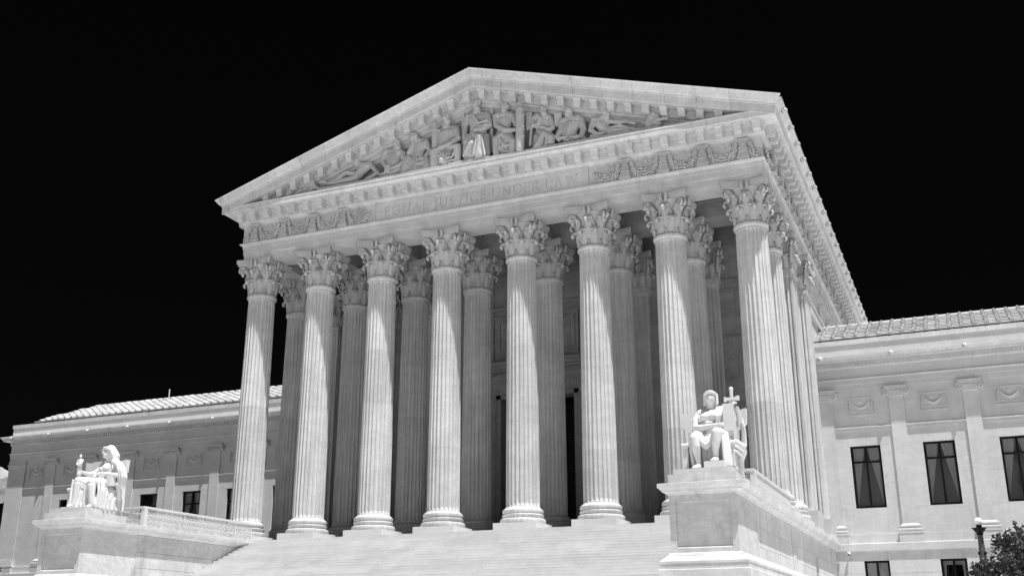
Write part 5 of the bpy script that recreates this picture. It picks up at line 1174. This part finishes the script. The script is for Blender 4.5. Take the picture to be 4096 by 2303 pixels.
build("bracket", MB().box(15.80, 15.84, 13.50, 13.67, -.50, -.46), M['camw'], cm)
pl_ = build("antenna_pole", MB().tube([(-36.8, 19.0, 13.5), (-36.82, 19.0, 14.6)], .045, 8), M['pole']); tag(pl_, "thin pale pole rising above the roof ridge of the left wing", "pole")
def shrub(name, label, clumps, nleaf, seed, base, lw=.055, ll=.17, group=None):
    rn = random.Random(seed); t = thing(name, label, "shrub", base); mb = MB(); tk = MB()
    b = Vector(base)
    for (x, y, z, r) in clumps:
        c = Vector((x, y, z)); mid = (b+c)/2+Vector((rn.uniform(-.2, .2), rn.uniform(-.2, .2), .1)); tk.tube([tuple(b+Vector((rn.uniform(-.1, .1), 0, 0))), tuple(mid), tuple(c)], [.07, .045, .015], 6)
        for q in range(int(r*52)):
            d = Vector((rn.gauss(0, 1), rn.gauss(0, 1), rn.gauss(.3, 1))).normalized(); e = c+d*r*rn.uniform(.75, 1.15); tk.tube([tuple(c), tuple((c+e)/2+Vector((0, 0, .04))), tuple(e)], [.014, .010, .005], 4)
            # a whorl of leaves along each twig
            for k in range(int(nleaf)):
                u = rn.uniform(.35, 1.0) if k > 6 else 1.0; p = c.lerp(e, u)+Vector((rn.gauss(0, .03), rn.gauss(0, .03), rn.gauss(0, .03)))
                ld = (d+Vector((rn.gauss(0, .8), rn.gauss(0, .8), rn.gauss(.15, .6)))).normalized(); sd = ld.cross(Vector((rn.gauss(0, .4), rn.gauss(0, .4), 1))).normalized(); L_ = ll*rn.uniform(.6, 1.15); w = lw*rn.uniform(.7, 1.1); up = sd.cross(ld)*w*.35
                mb.add([tuple(p), tuple(p+ld*L_*.35+sd*w*.8+up), tuple(p+ld*L_*.7+sd*w*.7+up), tuple(p+ld*L_), tuple(p+ld*L_*.7-sd*w*.7+up), tuple(p+ld*L_*.35-sd*w*.8+up), tuple(p+ld*L_*.5)], [(0, 1, 6), (1, 2, 6), (2, 3, 6), (3, 4, 6), (4, 5, 6), (5, 0, 6)])
    build("branches", tk, M['bark'], t)
    me = bpy.data.meshes.new("foliage"); a_ = np.array(mb.v); me.from_pydata([tuple(p) for p in (a_-np.array(base))], [], mb.f); me.materials.append(M['leaf'])
    o = put("foliage", me, t, base); o["kind"] = "stuff"; return t
cl_ = []
rr = random.Random(8)
for (x, y, z, r) in ((24.2, 8.2, -.75, .85), (23.55, 8.0, -.85, .6), (23.3, 7.8, -1.75, .65), (22.6, 7.7, -1.95, .6), (22.1, 7.6, -2.2, .5), (24.6, 8.3, -1.6, 1.0), (23.9, 8.0, -2.3, 1.0), (22.9, 7.7, -2.9, .9), (25.3, 8.4, -.7, .9), (25.6, 8.4, -2.0, 1.0), (21.9, 7.6, -2.9, .6)): cl_.append((x, y, z, r))
shrub("leafy_shrub", "dark glossy leafy shrub beside the street lamp, in front of the right wing", cl_, 26, 5, (23.9, 8.1, -5.2))
shrub("leafy_shrub", "dark leafy shrub whose twigs show at the left foot of the left wing", [(-41.3, 8.0, -.55, .62), (-41.6, 8.0, -1.5, .9), (-42.4, 8.2, -1.2, .8)], 26, 6, (-41.9, 8.1, -4.6))
# person half hidden behind the third front column
px_, py_ = -8.98, 3.0
pe = thing("person", "person in dark clothes standing half hidden behind the third front column from the left", "person", (px_, py_, 0.001))
pb_ = [('e', [(px_, py_, 1.58, .08, .095, .115)]), ('c', [(px_, py_, 1.46, .055), (px_, py_, 1.42, .06)]), ('c', [(px_-.16, py_, 1.38, .055), (px_+.16, py_, 1.38, .055)]),
 ('c', [(px_, py_, 1.30, .14), (px_, py_, 1.10, .13), (px_, py_, .95, .14)]), ('c', [(px_-.08, py_, .9, .09), (px_-.09, py_, .5, .062), (px_-.09, py_+.02, .1, .045), (px_-.10, py_-.12, .045, .042)]),
 ('c', [(px_+.08, py_, .9, .09), (px_+.09, py_, .5, .062), (px_+.09, py_+.02, .1, .045), (px_+.10, py_-.12, .045, .042)]),
 ('c', [(px_-.19, py_, 1.36, .05), (px_-.26, py_, 1.10, .042), (px_-.20, py_-.16, 1.12, .034)]), ('c', [(px_+.19, py_, 1.36, .05), (px_+.24, py_, 1.10, .042), (px_+.18, py_-.18, .98, .034)])]
pb_ += face(px_, py_, 1.58, .11)+hand((px_-.16, py_-.22, 1.14), (.2, -1, .2), (1, 0, 0), .036, .5)+hand((px_+.16, py_-.24, .98), (0, -1, 0), (1, 0, 0), .036, .5)
blob("body", pb_, M['skin'], pe, (px_, py_, .001), .012, 1)
blob("jacket", [('c', [(px_, py_, 1.32, .155), (px_, py_, 1.0, .155)]), ('c', [(px_-.17, py_, 1.37, .065), (px_+.17, py_, 1.37, .065)]), ('c', [(px_-.20, py_, 1.36, .06), (px_-.27, py_, 1.10, .052), (px_-.21, py_-.13, 1.12, .045)]), ('c', [(px_+.20, py_, 1.36, .06), (px_+.25, py_, 1.10, .052), (px_+.19, py_-.15, 1.0, .045)])], M['dark_cloth'], pe, (px_, py_, .8), .014, 1)
blob("trousers", [('c', [(px_-.07, py_, .92, .105), (px_-.09, py_, .5, .078), (px_-.09, py_+.02, .14, .065)]), ('c', [(px_+.07, py_, .92, .105), (px_+.09, py_, .5, .078), (px_+.09, py_+.02, .14, .065)])], M['dark_cloth'], pe, (px_, py_, .1), .014, 1)
blob("hair", [('c', [(px_, py_+.03, 1.62, .095), (px_, py_+.05, 1.56, .085)])], M['black'], pe, (px_, py_, 1.5), .01, 1)
build("shirt_front", MB().box(px_-.10, px_-.02, py_-.165, py_-.15, 1.16, 1.38), M['light_cloth'], pe)
# bright cloud low in the sky past the left end of the building
cb = []
rr = random.Random(2); c0 = Vector((-1470, 1075, 226)); pr_ = []
for q in range(60):
    u, w = rr.uniform(-1, 1), rr.uniform(-1, 1)
    p = c0 + Vector((.59, .80, 0))*u*170 + Vector((0, 0, 1))*(w*28*(1-abs(u)*.3)-abs(u)*6) + Vector((-.8, .6, 0))*rr.uniform(-30, 30)
    R0 = rr.uniform(16, 30); pr_.append(('c', [tuple(p)+(R0*.8,)]))
    for k in range(9):
        d = Vector((rr.gauss(0, 1), rr.gauss(0, 1), rr.gauss(0, .8))).normalized(); pr_.append(('c', [tuple(p+d*R0*rr.uniform(.7, 1.0))+(R0*rr.uniform(.12, .32),)]))
cl_o = blob("cloud", pr_, M['cloud'], None, tuple(c0-Vector((0, 0, 60))), 3.0, 3)
cl_o["kind"] = "structure"
